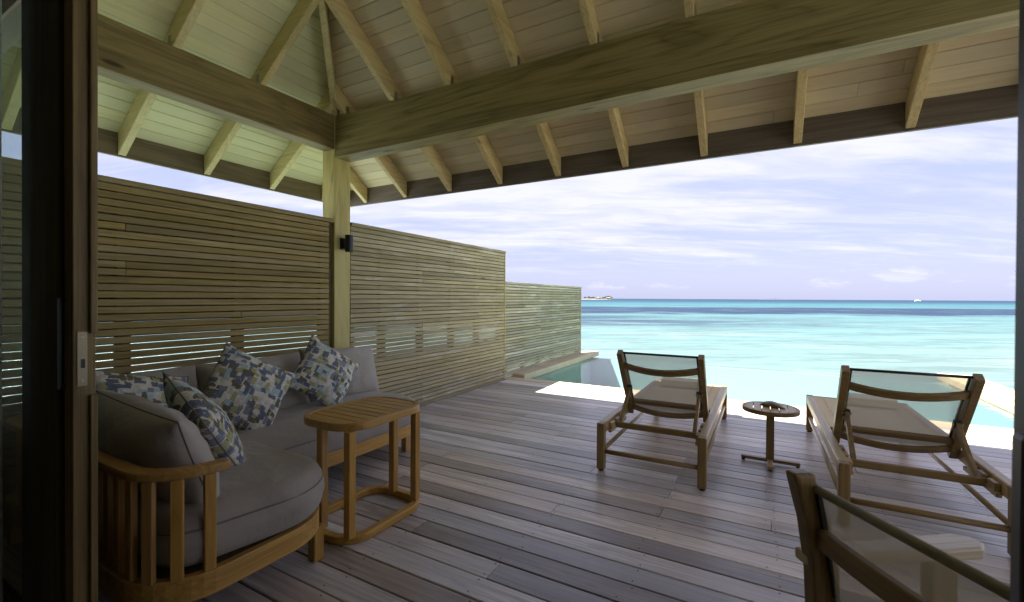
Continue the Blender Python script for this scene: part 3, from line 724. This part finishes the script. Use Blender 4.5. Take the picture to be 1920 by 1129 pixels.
# ------------------------------------------------------------------ pavilion: post, beams, rafters, ceiling
SL = 0.73
EY, EX = 3.61, -4.24                       # eaves, plan lines of the two fascias
HIP = EX+EY                                # on the hip x + y = HIP
RXE = 2.45  # unseen right roof end, set short to let more light in
def zc_r(y): return 2.475+(EY-y)*SL
def zc_l(x): return 2.475+(x-EX)*SL
def build_pavilion():
    r = thing('pavilion', 'open timber pavilion roof over the deck with pale boarded ceiling', 'pavilion')
    MB().box(-3.585, -3.42, 2.791, 2.972, 0, 2.896).build('post', M['post'], r, bevel=.006)
    MB().box(RXE-.42, RXE-.255, 2.791, 2.972, 0, 2.522).build('post', M['post'], r, bevel=.006)
    # beams: the front beam and the side beam meet at the post
    MB().box(0, RXE+.2+3.419, 0, .168, 0, .375).build('beam', M['beam_x'], r, bevel=.005, loc=(-3.419, 2.7935, 2.525))
    MB().box(0, .141, 0, 6.0, 0, .313).build('beam', M['beam_y'], r, bevel=.006, loc=(-3.561, 2.79-6.0-.001, 2.60))
    # rafters
    zr0 = 2.31; dep = 0.1625
    def bracket(par, pts): MB().box(*pts).build('bracket', M['bracket'], par)
    first = True
    for k in range(-5, 10):
        x = -.99+.587*k
        if x+.05 > RXE: break
        yt = max(0.60, HIP-x-.04)
        if yt > EY-.1: continue
        lo = [(EY-.003, zr0), (yt, zr0+(EY-yt)*SL)]
        mb = MB(); prof = [(lo[0][0], lo[0][1]), (lo[1][0], lo[1][1]), (lo[1][0], lo[1][1]+dep), (lo[0][0], lo[0][1]+dep)]
        mb.poly3([(0, y, z) for y, z in prof], [(.05, y, z) for y, z in prof])
        o = mb.build('rafter', M['rafter_y'], r, bevel=.003, loc=(x, 0, 0), seg=1)
        if yt < 2.7:
            bracket(o, (.0505, .0535, 2.80, 2.835, 2.902, 2.975))
    for k in range(-4, 4):
        y = 1.50+.595*k
        xt = min(-1.2, HIP-y-.04)
        prof = [(EX+.003, zr0), (xt, zr0+(xt-EX)*SL), (xt, zr0+(xt-EX)*SL+dep), (EX+.003, zr0+dep)]
        mb = MB(); mb.poly3([(x, 0, z) for x, z in prof], [(x, .05, z) for x, z in prof])
        o = mb.build('rafter', M['rafter_x'], r, bevel=.003, loc=(0, y, 0), seg=1)
        if xt > -3.3:
            bracket(o, (-3.475, -3.44, -.0035, -.0005, 2.915, 2.985))
    # hip rafter
    def hip(t): return Vector((EX+t, EY-t, 2.31+t*SL))
    a, b = hip(.02), hip(3.02)
    sd = Vector((1, 1, 0)).normalized()*.024
    mb = MB(); mb.add([a-sd, a+sd, b+sd, b-sd, a-sd+Vector((0, 0, dep-.02)), a+sd+Vector((0, 0, dep-.02)), b+sd+Vector((0, 0, dep-.02)), b-sd+Vector((0, 0, dep-.02))],
                      [(0, 1, 2, 3), (4, 5, 6, 7), (0, 1, 5, 4), (1, 2, 6, 5), (2, 3, 7, 6), (3, 0, 4, 7)])
    mb.build('hip_rafter', M['rafter_x'], r, bevel=.003, seg=1)
    # fascias
    MB().box(EX-.032, RXE+.03, EY+.001, EY+.031, 2.297, 2.505).build('fascia', M['fascia_x'], r, bevel=.003)
    MB().box(EX-.031, EX-.001, -3.4, EY, 2.302, 2.505).build('fascia', M['fascia_y'], r, bevel=.003)
    # ceiling boards, each trimmed along the hip
    p = .0785; g = .0052; rnd = random.Random(5)
    for k in range(38):
        ya, yb = EY-p*k-g/2, EY-p*(k+1)+g/2
        cuts = [None, -2.0+rnd.uniform(-.3, 3.5), RXE]
        for i in (0, 1):
            def X(y): return (HIP-y+.003 if i == 0 else cuts[1]+.001), (cuts[1]-.001 if i == 0 else cuts[2])
            (a0, a1), (b0, b1) = X(ya), X(yb)
            if a1-a0 < .05: continue
            low = [(a0, ya, zc_r(ya)), (a1, ya, zc_r(ya)), (b1, yb, zc_r(yb)), (b0, yb, zc_r(yb))]
            MB().poly3(low, [(x, y, z+.016) for x, y, z in low]).build('ceiling_board', M['ceil_x'], r)
        xa, xb = EX+p*k+g/2, EX+p*(k+1)-g/2
        low = [(xa, -3.4, zc_l(xa)), (xb, -3.4, zc_l(xb)), (xb, HIP-xb-.003, zc_l(xb)), (xa, HIP-xa-.003, zc_l(xa))]
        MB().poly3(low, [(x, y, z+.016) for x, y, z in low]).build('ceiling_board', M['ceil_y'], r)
    # roof covering
    ov = .09; top = .02
    def slab(low): return MB().poly3(low, [(x, y, z+.05) for x, y, z in low])
    e0 = (EX-ov, EY+ov, zc_r(EY+ov)+top); apex = HIP+.4
    low = [e0, (RXE+.3, EY+ov, zc_r(EY+ov)+top), (RXE+.3, -.4, zc_r(-.4)+top), (apex, -.4, zc_r(-.4)+top)]
    slab(low).build('roof_covering', M['thatch'], r)
    low = [e0, (apex, -.4, zc_r(-.4)+top), (apex, -3.5, zc_r(-.4)+top), (EX-ov, -3.5, e0[2])]
    slab(low).build('roof_covering', M['thatch'], r)
build_pavilion()

# wall light on the post
def wall_light():
    r = thing('wall_lamp', 'black cylindrical up and down light fixed to the roof post', 'lamp', (FX, 2.885, 1.745))
    MB().box(.001, .012, -.036, .036, -.055, .055).build('backplate', M['black'], r, bevel=.003)
    MB().box(.012, .05, -.022, .022, -.045, .045).build('bracket_arm', M['black'], r, bevel=.003)
    c = [(.082, 0)]; mb = MB()
    mb.tube([(.085, 0, -.078), (.085, 0, .078)], .036, 24)
    mb.build('shade', M['black'], r, bevel=.003, smooth=False)
wall_light()

# ------------------------------------------------------------------ villa front, room, doors
def build_villa():
    v = thing('villa', 'dark timber villa front with wide door opening and dim room', 'villa')
    YW0, YW1 = .60, .70
    MB().box(-4.5, -2.96, YW0-.03, YW0, 0, 2.42).build('wall', M['plaster'], v)
    MB().box(.32, 2.7, YW0, YW1, 0, 2.42).build('wall', M['plaster'], v)
    hd = [(-4.2, 2.422), (2.7, 2.422), (2.7, zc_r(YW1)-.01), (-1.2, zc_r(YW1)-.01), (-4.2, zc_l(-4.2)-.012)]
    MB().poly3([(x, YW0+.001, z) for x, z in hd], [(x, YW1-.001, z) for x, z in hd]).build('gable_wall', M['plaster'], v)
    MB().box(-4.5, -4.4, -3.4, YW0-.002, 0, 2.6).build('side_wall', M['room'], v)
    MB().box(2.6, 2.7, -3.4, YW0-.002, 0, 2.6).build('side_wall', M['room'], v)
    MB().box(-4.5, 2.7, -3.5, -3.4, 0, 2.6).build('back_wall', M['room'], v)
    MB().box(-4.39, 2.59, -3.39, YW0-.004, 2.5, 2.6).build('room_ceiling', M['room'], v)
    MB().box(-4.39, 2.59, -3.39, .50, -.02, .004).build('room_floor', M['room'], v)
    # left jamb with its strike plate
    j = MB().box(-1.93, -1.862, .548, .603, .002, 2.42).build('door_jamb', M['doorwood'], v, bevel=.003)
    for z0, z1 in ((.004, .935), (1.131, 2.41)):
        MB().box(-1.862, -1.846, .586, .6035, z0, z1).build('stop_bead', M['doorwood'], j, bevel=.002)
    s = MB(); x = -1.8585
    s.box(-1.8615, x, .558, .5815, .966, 1.022); s.box(-1.8615, x, .558, .5815, 1.050, 1.136)
    s.box(-1.8615, x, .558, .5655, 1.022, 1.050); s.box(-1.8615, x, .5755, .5815, 1.022, 1.050)
    s.build('strike_plate', M['steel'], j)
    MB().box(-1.8618, -1.8610, .5655, .5755, 1.022, 1.050).build('bolt_hole', M['black'], j)
    for z in (.983, 1.119):
        MB().tube([(x-.001, .570, z), (x+.001, .570, z)], .0042, 12).build('screw', M['bracket'], j)
    MB().box(-1.98, -1.932, .60, .603, .006, 2.42).build('jamb_backing', M['doorwood'], v)
build_villa()
def door_left():
    d = thing('sliding_door', 'dark framed glass sliding door pushed open at the left', 'door', (0, 0, 0), 0, 'sliding glass doors of the villa')
    MB().box(-2.225, -1.962, .545, .595, .006, 2.40).build('stile', M['stile'], d, bevel=.004)
    MB().box(-2.349, -2.227, .553, .593, .006, 2.40).build('stile', M['doorframe'], d, bevel=.004)
    MB().box(-1.960, -1.935, .560, .598, .006, 2.40).build('edge_channel', M['black'], d)
    MB().box(-2.955, -2.351, .568, .576, .08, 2.34).build('glass_pane', M['glass'], d)
    MB().box(-2.955, -2.351, .560, .590, .006, .079).build('bottom_rail', M['doorframe'], d)
    h = MB(); h.bar((-1.925, .534, .955), (-1.925, .534, 1.24), .010, .010, (0, 1, 0)); h.box(-1.930, -1.920, .536, .560, .955, .967); h.box(-1.930, -1.920, .536, .560, 1.228, 1.24)
    h.build('handle', M['black'], d)
door_left()
def door_right():
    d = thing('sliding_door', 'edge of the right sliding door with grey metal lock plate', 'door', (0, 0, 0), 0, 'sliding glass doors of the villa')
    MB().box(.2155, .30, .575, .62, .006, 2.40).build('stile', M['doorframe'], d, bevel=.004)
    MB().box(.1985, .24, .55, .574, .70, 1.132).build('lock_plate', M['darkmetal'], d, bevel=.004)
    MB().box(.2015, .209, .545, .5495, .98, 1.02).build('latch', M['steel'], d)
door_right()
def curtain():
    mb = MB(); n = 120; vs = []; fs = []
    for k in range(2):
        z = 2.45 if k == 0 else .02
        for i in range(n+1):
            x = -2.96+.60*i/n
            y = .50+.020*math.sin(i*.42+.6*math.sin(i*.11))+.006*math.sin(i*1.3+k)
            vs.append((x, y, z))
    for i in range(n): fs.append((i, i+1, n+2+i, n+1+i))
    o = mb.add(vs, fs).build('sheer_curtain', M['curtain'], smooth=True)
    md = o.modifiers.new('cloth', 'SOLIDIFY'); md.thickness = .0006
    tag(o, 'sheer white curtain hanging in folds behind the left glass door', 'curtain')
curtain()

# ------------------------------------------------------------------ corner sofa
def build_sofa():
    s = thing('corner_sofa', 'teak corner sofa with taupe seat cushions against the slatted screen', 'sofa', (0, 0, 0))
    X0, X1, X2, Y0, Y1, Y2 = -3.33, -2.40, -1.735, .70, 1.47, 2.93
    outl = rounded([(X0, Y0, .10), (X2, Y0, .24), (X2, Y1, .26), (X1, Y1, .03), (X1, Y2, .30), (X0, Y2, .10)], 10)
    ring_band(MB(), outl, .035, .160, .250).build('frame_rail', M['teak_y'], s, bevel=.005)
    inn = inset(outl, .034)
    MB().prism(rounded([(X0+.04, Y0+.04, .1), (X2-.04, Y0+.04, .2), (X2-.04, Y1-.04, .22), (X1-.1, Y1-.04, .0), (X1-.04, Y2-.04, .26), (X0+.04, Y2-.04, .06)]), .20, .246).build('seat_base', M['batten'], s)
    for x, y in ((-1.845, 1.405), (-1.86, .775), (-2.60, .735), (-3.28, .75), (-2.52, 2.76), (-3.28, 2.87), (-2.45, 1.52), (-3.28, 1.7)):
        MB().box(-.026, .026, -.026, .026, 0, .162 if x > -3.2 else .162).build('leg', M['teak_z'], s, bevel=.005, loc=(x, y, 0))
    # bent arm and back rail on spindles
    path = []
    def arc(cx, cy, r, a0, a1, n=8): return [(cx+r*math.cos(R(a0+(a1-a0)*k/n)), cy+r*math.sin(R(a0+(a1-a0)*k/n))) for k in range(n+1)]
    path += [(-1.755, .95)] + arc(-1.755-.20, .725+.20, .20, 0, -90) + arc(-3.18, .725+.14, .14, -90, -180) + [(-3.32, 1.5), (-3.32, 2.2)] + arc(-3.18, 2.79, .14, 180, 90) + [(-3.10, 2.93)]
    MB().sweep([(x, y, .622) for x, y in path], .058, .034).build('arm_rail', M['teak_x'], s, bevel=.008)
    pts = [(-1.757, .89), (-1.79, .80), (-1.855, .742), (-1.935, .722), (-2.03, .722), (-2.115, .722), (-2.21, .722), (-2.31, .722), (-2.42, .722), (-2.54, .722), (-2.66, .722), (-2.8, .722), (-2.95, .722), (-3.1, .725)]
    pts += [(-3.32, .95+.14*k) for k in range(14)]
    for x, y in pts:
        cx, cy = (-1.955, .925) if x > -1.96 and y < .93 else (x, y+1)
        a = math.atan2(cy-y, cx-x)
        sp = MB().box(-.011, .011, -.019, .019, .245, .607).build('spindle', M['teak_z'], s, bevel=.003, loc=(x, y, 0)); sp.rotation_euler = (0, 0, a)
    # seat cushions
    o1 = rounded([(-3.22, .76, .06), (-2.36, .76, .06), (-2.36, 2.90, .30), (-3.22, 2.90, .08)], 10)
    mb, pl = puffy(o1, .252, .425, .05, .022); c1 = mb.build('seat_cushion', M['taupe_seat'], s, smooth=True)
    MB().tube([(x, y, .378) for x, y in inset(pl, .003)], .004, 6, closed=True).build('piping', M['piping'], c1, smooth=True)
    o2 = rounded([(-2.52, .765, .06), (-1.785, .765, .15), (-1.662, 1.478, .27), (-2.52, 1.478, .10)], 10)
    mb, pl = puffy(o2, .252, .466, .07, .026); c2 = mb.build('seat_cushion', M['taupe_seat'], s, smooth=True)
    MB().tube([(x, y, .402) for x, y in inset(pl, .003)], .004, 6, closed=True).build('piping', M['piping'], c2, smooth=True)
build_sofa()
BG = 'taupe back cushions of the corner sofa'
n_b = (1, -.02, .32)
pillow('back_cushion', (-3.09, 2.60, .615), n_b, R(-3), (.72, .43, .20), M['taupe'], M['piping'], 'taupe back cushion at the far end of the sofa, beside the post', 'cushion', BG, p=.36, pinch=.045, seed=1, amp=.011)
pillow('back_cushion', (-3.10, 1.88, .608), n_b, R(1), (.74, .43, .20), M['taupe'], M['piping'], 'taupe back cushion in the middle of the sofa, between two patterned pillows', 'cushion', BG, p=.36, pinch=.045, seed=2, amp=.011)
pillow('back_cushion', (-3.10, 1.14, .605), n_b, R(0), (.74, .43, .20), M['taupe'], M['piping'], 'taupe back cushion in the sofa corner, half hidden behind patterned pillows', 'cushion', BG, p=.36, pinch=.045, seed=3, amp=.011)
pillow('back_cushion', (-2.24, .905, .605), (.05, 1, .36), R(2), (.84, .44, .26), M['taupe'], M['piping'], 'large plump taupe cushion leaning on the spindle arm nearest the door', 'cushion', BG, p=.40, pinch=.05, seed=4, amp=.016)
PG = 'patterned scatter pillows on the sofa'
pillow('scatter_pillow', (-2.88, 2.27, .665), (1, -.10, .38), R(-38), (.45, .45, .17), M['print'], M['piping'], 'blue and olive patterned pillow standing on its corner at the far end', 'pillow', PG, seed=5)
pillow('scatter_pillow', (-2.80, 1.63, .655), (1, -.16, .40), R(-33), (.47, .47, .17), M['print'], M['piping'], 'patterned pillow standing on its corner in the middle of the sofa', 'pillow', PG, seed=6)
pillow('scatter_pillow', (-2.90, 1.12, .62), (1, .05, .45), R(-14), (.45, .45, .16), M['print'], M['piping'], 'patterned pillow lying back in the sofa corner behind the large taupe cushion', 'pillow', PG, seed=7)
pillow('scatter_pillow', (-2.24, 1.12, .64), (.28, .86, .52), R(24), (.46, .46, .18), M['print'], M['piping'], 'patterned pillow seen edge on, leaning against the large taupe cushion', 'pillow', PG, seed=8)

# ------------------------------------------------------------------ small C-shaped side table by the sofa
def side_table():
    t = thing('side_table', 'oval teak side table with slatted top beside the sofa', 'table', (-1.975, 1.825, 0))
    ol = rounded([(-.225, -.305, .155), (.225, -.305, .155), (.225, .305, .155), (-.225, .305, .155)], 12)
    ring_band(MB(), ol, .032, .572, .614).build('top_rim', M['teak_y'], t, bevel=.006)
    inn = inset(ol, .033)
    def xspan(y):
        xs = []
        for i in range(len(inn)):
            (x0, y0), (x1, y1) = inn[i], inn[(i+1) % len(inn)]
            if (y0-y)*(y1-y) < 0: xs.append(x0+(x1-x0)*(y-y0)/(y1-y0))
        return (min(xs), max(xs)) if len(xs) > 1 else (0, 0)
    n = 9; p = .544/n
    for k in range(n):
        y0 = -.272+p*k+.0025; y1 = y0+p-.005
        top = [(y0+(y1-y0)*i/4) for i in range(5)]
        a = [xspan(y) for y in top]
        poly = [(a[i][1], top[i]) for i in range(5)] + [(a[i][0], top[i]) for i in range(4, -1, -1)]
        MB().prism(poly, .592, .611).build('slat', M['teak_x'], t, bevel=.0015, seg=1)
    MB().box(-.17, .17, -.02, .02, .574, .591).build('top_batten', M['teak_x'], t)
    ring_band(MB(), ol, .045, 0.002, .042).build('base_ring', M['teak_y'], t, bevel=.006)
    for x, y in ((.178, -.262), (.172, .232), (-.022, .252), (-.028, -.262)):
        MB().box(-.021, .021, -.021, .021, .040, .574).build('leg', M['teak_z'], t, bevel=.004, loc=(x, y, 0))
side_table()

# ------------------------------------------------------------------ sun loungers
def build_lounger():
    """origin on the deck at the head end, left; x across, y towards the pool"""
    W, L, H = .735, 2.05, .345
    r = thing('sun_lounger', 'teak sun lounger left of the small round table, backrest raised', 'sun lounger', (-1.035, 3.135, 0), 0, 'teak sun loungers facing the pool')
    for x in (.027, W-.027):
        MB().box(-.0265, .0265, 0.056, L-.056, -.037, .037).build('side_rail', M['lteak_y'], r, bevel=.007, loc=(x, 0, H-.037))
        for y in (.027, L-.027):
            MB().box(-.0275, .0275, -.0275, .0275, .012, H+.001).build('leg', M['lteak_z'], r, bevel=.006, loc=(x, y, 0))
            MB().tube([(x, y, 0), (x, y, .013)], .020, 10).build('foot_pad', M['black'], r)
        MB().tube([(x, .05, .135), (x, L-.05, .135)], .0155, 10).build('side_dowel', M['lteak_y'], r, smooth=True)
        # notched cleat the prop rests on
        ins = 1 if x < .3 else -1
        cl = MB()
        for k in range(3): cl.box(-.012, .012, .12+.13*k, .20+.13*k, -.022, .022)
        cl.box(-.012, .012, .10, .52, -.045, -.020)
        cl.build('cleat', M['lteak_y'], r, bevel=.002, seg=1, loc=(x+ins*.041, 0, .305))
    MB().tube([(.05, .027, .14), (W-.05, .027, .14)], .0165, 10).build('end_dowel', M['lteak_x'], r, smooth=True)
    MB().box(.056, W-.056, L-.050, L-.008, H-.075, H-.004).build('end_rail', M['lteak_x'], r, bevel=.006)
    MB().box(.056, W-.056, .865, .90, H-.060, H-.010).build('cross_rail', M['lteak_x'], r, bevel=.005)
    # seat sling
    mb = MB(); n = 14; vs = []; fs = []
    for i in range(2):
        for k in range(n+1):
            y = .87+(L-.04-.87)*k/n; vs.append((.055+i*(W-.11), y, H-.006-.012*math.sin(math.pi*k/n)))
    for k in range(n): fs.append((k, n+1+k, n+2+k, k+1))
    o = mb.add(vs, fs).build('seat_sling', M['sling'], r); md = o.modifiers.new('cloth', 'SOLIDIFY'); md.thickness = .0025
    for x in (.13, W-.13): MB().box(-.005, .005, .88, L-.05, 0, .0015).build('sling_seam', M['lteak_y'], o, loc=(x, 0, H-.005))
    # backrest: leaned back towards the head end
    P0, P1 = Vector((0, .725, .285)), Vector((0, .335, .832)); D = (P1-P0); Dn = D.normalized()
    N = Vector((0, 1, 0)); N = (N-Dn*N.dot(Dn)).normalized()      # front of the backrest
    xa, xb = .072, W-.072
    for x in (xa, xb):
        off = Vector((x, 0, 0)); MB().bar(P0+off, P1+off, .042, .060, N).build('back_stile', M['lteak_z'], r, bevel=.006)
    def bpt(f, n_, x): return P0+D*f+N*n_+Vector((x, 0, 0))
    for f, hgt, bow in ((.80, .056, .055), (.10, .050, .050)):
        pts = [bpt(f, -.006-bow*(1-(2*k/12-1)**2), xa+.018+(xb-xa-.036)*k/12) for k in range(13)]
        MB().sweep(pts, .020, hgt, Dn).build('curved_slat', M['lteak_x'], r, bevel=.004)
    MB().bar(bpt(.20, -.004, xa+.021), bpt(.20, -.004, xb-.021), .030, .040, Dn).build('back_rail', M['lteak_x'], r, bevel=.004)
    MB().tube([bpt(.975, .012, xa+.02), bpt(.975, .012, xb-.02)], .0085, 8).build('top_tube', M['darkmetal'], r, smooth=True)
    for x in (xa+.030, xb-.030): MB().bar(bpt(.08, .014, x), bpt(.975, .014, x), .010, .012, N).build('sling_strip', M['darkmetal'], r)
    mb = MB(); vs = []; n = 12
    for i in range(n+1):
        for k in range(2): vs.append(bpt(.03+.945*i/n, .016-.010*math.sin(math.pi*i/n), (xa+.028, xb-.028)[k]))
    o = mb.add(vs, [(2*i, 2*i+1, 2*i+3, 2*i+2) for i in range(n)]).build('back_sling', M['sling_back'], r)
    # folding prop
    yb, zb = .245, .288
    MB().box(.045, W-.045, -.016, .016, -.021, .021).build('prop_bar', M['lteak_x'], r, bevel=.004, loc=(0, yb, zb))
    for x in (xa+.032, xb-.032):
        q = bpt(.46, -.028, x)
        MB().bar(Vector((x, yb, zb)), q, .024, .040, (0, 1, 0)).build('prop_strut', M['lteak_z'], r, bevel=.004)
        MB().bar(q-Vector((0, 0, .022)), q+Vector((0, 0, .026)), .036, .034, (0, 1, 0)).build('hinge', M['plastic'], r, bevel=.005)
        MB().tube([q-Vector((.024, .006, 0)), q+Vector((.024, -.006, 0))], .009, 8).build('hinge_pin', M['bracket'], r)
    return r
L1 = build_lounger()
L2 = copy_thing(L1, (.385, 3.045, 0), 'teak sun lounger right of the small round table, partly behind the armchair')
def towel(x, y, w, l, label):
    r = thing('folded_towel', label, 'towel', (x, y, .343), R(2), 'folded cream towels on the loungers')
    for k, (z, ww, ll) in enumerate(((0, w, l), (.021, w*.985, l*.97), (.042, w*.97, l*.95))):
        pr = rounded([(-ll/2, 0, .004), (ll/2-.0, 0, .0095), (ll/2, .0205, .0095), (-ll/2, .0205, .004)], 4)
        mb = MB(); n = len(pr); vs = [(-ww/2, a, b) for a, b in pr]+[(ww/2, a, b) for a, b in pr]
        mb.add(vs, [tuple(range(n)), tuple(reversed(range(n, 2*n)))]+[(i, (i+1) % n, n+(i+1) % n, n+i) for i in range(n)])
        mb.build('towel_fold', M['towel'], r, loc=(0, 0, z))
towel(-.72, 4.97, .40, .24, 'folded cream towel at the foot of the left sun lounger')
towel(.83, 4.93, .36, .24, 'folded cream towel at the foot of the right sun lounger')

# ------------------------------------------------------------------ small round table with a shell on it
def round_table():
    t = thing('round_table', 'small round slatted table between the two sun loungers', 'table', (.07, 3.935, 0))
    rr = .192; n = 48
    circ = [(rr*math.cos(2*math.pi*k/n), rr*math.sin(2*math.pi*k/n)) for k in range(n)]
    ring_band(MB(), circ, .020, .398, .430).build('top_rim', M['lteak_x'], t, bevel=.003)
    ri = .1715; k = 6; p = 2*ri/k
    for i in range(k):
        x0 = -ri+p*i+.0022; x1 = x0+p-.0044; pts = []
        xs = [x0+(x1-x0)*j/4 for j in range(5)]
        lo = [(x, -math.sqrt(max(1e-5, ri*ri-x*x))) for x in xs]; hi = [(x, math.sqrt(max(1e-5, ri*ri-x*x))) for x in reversed(xs)]
        MB().prism(lo+hi, .408, .4285).build('slat', M['lteak_y'], t, bevel=.0012, seg=1)
    MB().box(-.16, .16, -.02, .02, .388, .4075).build('top_batten', M['lteak_x'], t)
    MB().box(-.027, .027, -.027, .027, .030, .3878).build('post', M['lteak_z'], t, bevel=.003)
    MB().box(-.195, .195, -.018, .018, .012, .036).build('foot_bar', M['lteak_x'], t, bevel=.003)
    for a, b in ((-.195, -.0275), (.0275, .195)): MB().box(-.018, .018, a, b, .012, .036).build('foot_bar', M['lteak_y'], t, bevel=.003)
    for x, y in ((-.18, 0), (.18, 0), (0, -.18), (0, .18)): MB().tube([(x, y, 0), (x, y, .0125)], .012, 8).build('foot_pad', M['black'], t)
round_table()
def shell():
    r = thing('seashell', 'speckled brown shell with a dark tip lying on the small round table', 'shell', (.085, 3.945, .430), R(-26))
    prof = [(-.095, .004), (-.080, .012), (-.062, .020), (-.045, .030), (-.02, .034), (.015, .031), (.045, .022), (.07, .012), (.092, .003)]
    def body(a, b):
        mb = MB(); seg = 14; pts = prof[a:b]; vs = []
        for i, (x, w) in enumerate(pts):
            for k in range(seg):
                an = 2*math.pi*k/seg; rb = 1+.10*math.sin(5*an+9*x*20)
                vs.append((x, w*1.25*math.cos(an)*rb, w*.62*(1+math.sin(an)*rb)))
        m = len(pts); fs = [(i*seg+k, i*seg+(k+1) % seg, (i+1)*seg+(k+1) % seg, (i+1)*seg+k) for i in range(m-1) for k in range(seg)]
        fs += [tuple(reversed(range(seg))), tuple((m-1)*seg+k for k in range(seg))]
        return mb.add(vs, fs)
    body(3, 9).build('shell_body', M['shell'], r, smooth=True); body(0, 4).build('shell_tip', M['shelltip'], r, smooth=True)
shell()

# ------------------------------------------------------------------ armchair in the corner by the door
def armchair():
    """x runs along the back to the chair's right, y the way the sitter faces"""
    fx, fy = .815, .578
    rz = math.atan2(fy, fx)-math.pi/2
    r = thing('armchair', 'teak armchair with dark mesh back seen from behind by the right door', 'chair', (.142, 1.412, 0), rz)
    W = .60
    prof = [(-.035, 0, .058), (-.005, .20, .062), (.008, .40, .072), (.002, .55, .076), (-.022, .68, .070), (-.062, .805, .060)]
    for x in (0, W):
        mb = MB(); w = .044; vs = []
        pts = []
        for i in range(len(prof)-1):
            for k in range(4):
                t = k/4; t = t; a, b = prof[i], prof[i+1]; pts.append(tuple(a[j]+(b[j]-a[j])*t for j in range(3)))
        pts.append(prof[-1])
        n = len(pts)
        for y, z, d in pts: vs += [(-w/2, y-d/2, z), (w/2, y-d/2, z), (w/2, y+d/2, z), (-w/2, y+d/2, z)]
        fs = [(i*4+e, i*4+(e+1) % 4, (i+1)*4+(e+1) % 4, (i+1)*4+e) for i in range(n-1) for e in range(4)]+[(3, 2, 1, 0), tuple((n-1)*4+e for e in range(4))]
        mb.add(vs, fs).build('rear_post', M['lteak_z'], r, bevel=.010, loc=(x, 0, 0), seg=3)
        # arm: a shaped paddle resting on a broad front leg
        s = 1 if x == 0 else -1
        ax = x-.018*s
        pl = [(ax-.024, -.042), (ax+.024, -.042), (ax+.030, .15), (ax+.042, .35), (ax+.040, .455), (ax+.018, .49), (ax-.020, .49), (ax-.042, .455), (ax-.042, .35), (ax-.030, .15)]
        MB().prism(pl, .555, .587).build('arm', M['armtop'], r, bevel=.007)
        MB().box(-.018, .018, -.040, .040, .0, .5545).build('front_leg', M['lteak_z'], r, bevel=.006, loc=(ax, .37, 0))
        MB().box(-.014, .014, .03, .345, -.03, .03).build('seat_rail', M['lteak_y'], r, bevel=.004, loc=(x+.001, 0, .36))
    def back(z):
        for a, b in zip(prof[:-1], prof[1:]):
            if a[1] <= z <= b[1]: return a[0]+(b[0]-a[0])*(z-a[1])/(b[1]-a[1])
        return prof[-1][0]
    bow = lambda k: -.05*(1-(2*k/12-1)**2)
    MB().sweep([(.017+(W-.034)*k/12, back(.64)-.004+bow(k)*.4, .64) for k in range(13)], .024, .052).build('back_slat', M['lteak_x'], r, bevel=.005)
    MB().tube([(.017, back(.76)+.016, .765), (W-.017, back(.76)+.016, .765)], .0115, 10).build('top_tube', M['tubecloth'], r, smooth=True)
    for x in (.030, W-.030): MB().bar((x, back(.76)+.014, .76), (x, back(.45)+.02, .45), .010, .012, (0, 1, 0)).build('sling_strip', M['darkmetal'], r)
    mb = MB(); vs = []; n = 14
    for i in range(n+1):
        z = .765-(.765-.36)*i/n
        for x in (.022, W-.022): vs.append((x, back(z)+.018-.012*math.sin(math.pi*i/n), z))
    mb.add(vs, [(2*i, 2*i+1, 2*i+3, 2*i+2) for i in range(n)]).build('back_sling', M['chair_mesh'], r)
    MB().add([(.018, .03, .355), (W-.018, .03, .355), (W-.018, .40, .375), (.018, .40, .375)], [(0, 1, 2, 3)]).build('seat_sling', M['chair_mesh'], r)
    MB().box(.017, W-.017, .375, .405, .33, .38).build('front_rail', M['lteak_x'], r, bevel=.004)
    MB().box(.017, W-.017, -.012, .012, .33, .375).build('rear_rail', M['lteak_x'], r, bevel=.004, loc=(0, .012, 0))
armchair()
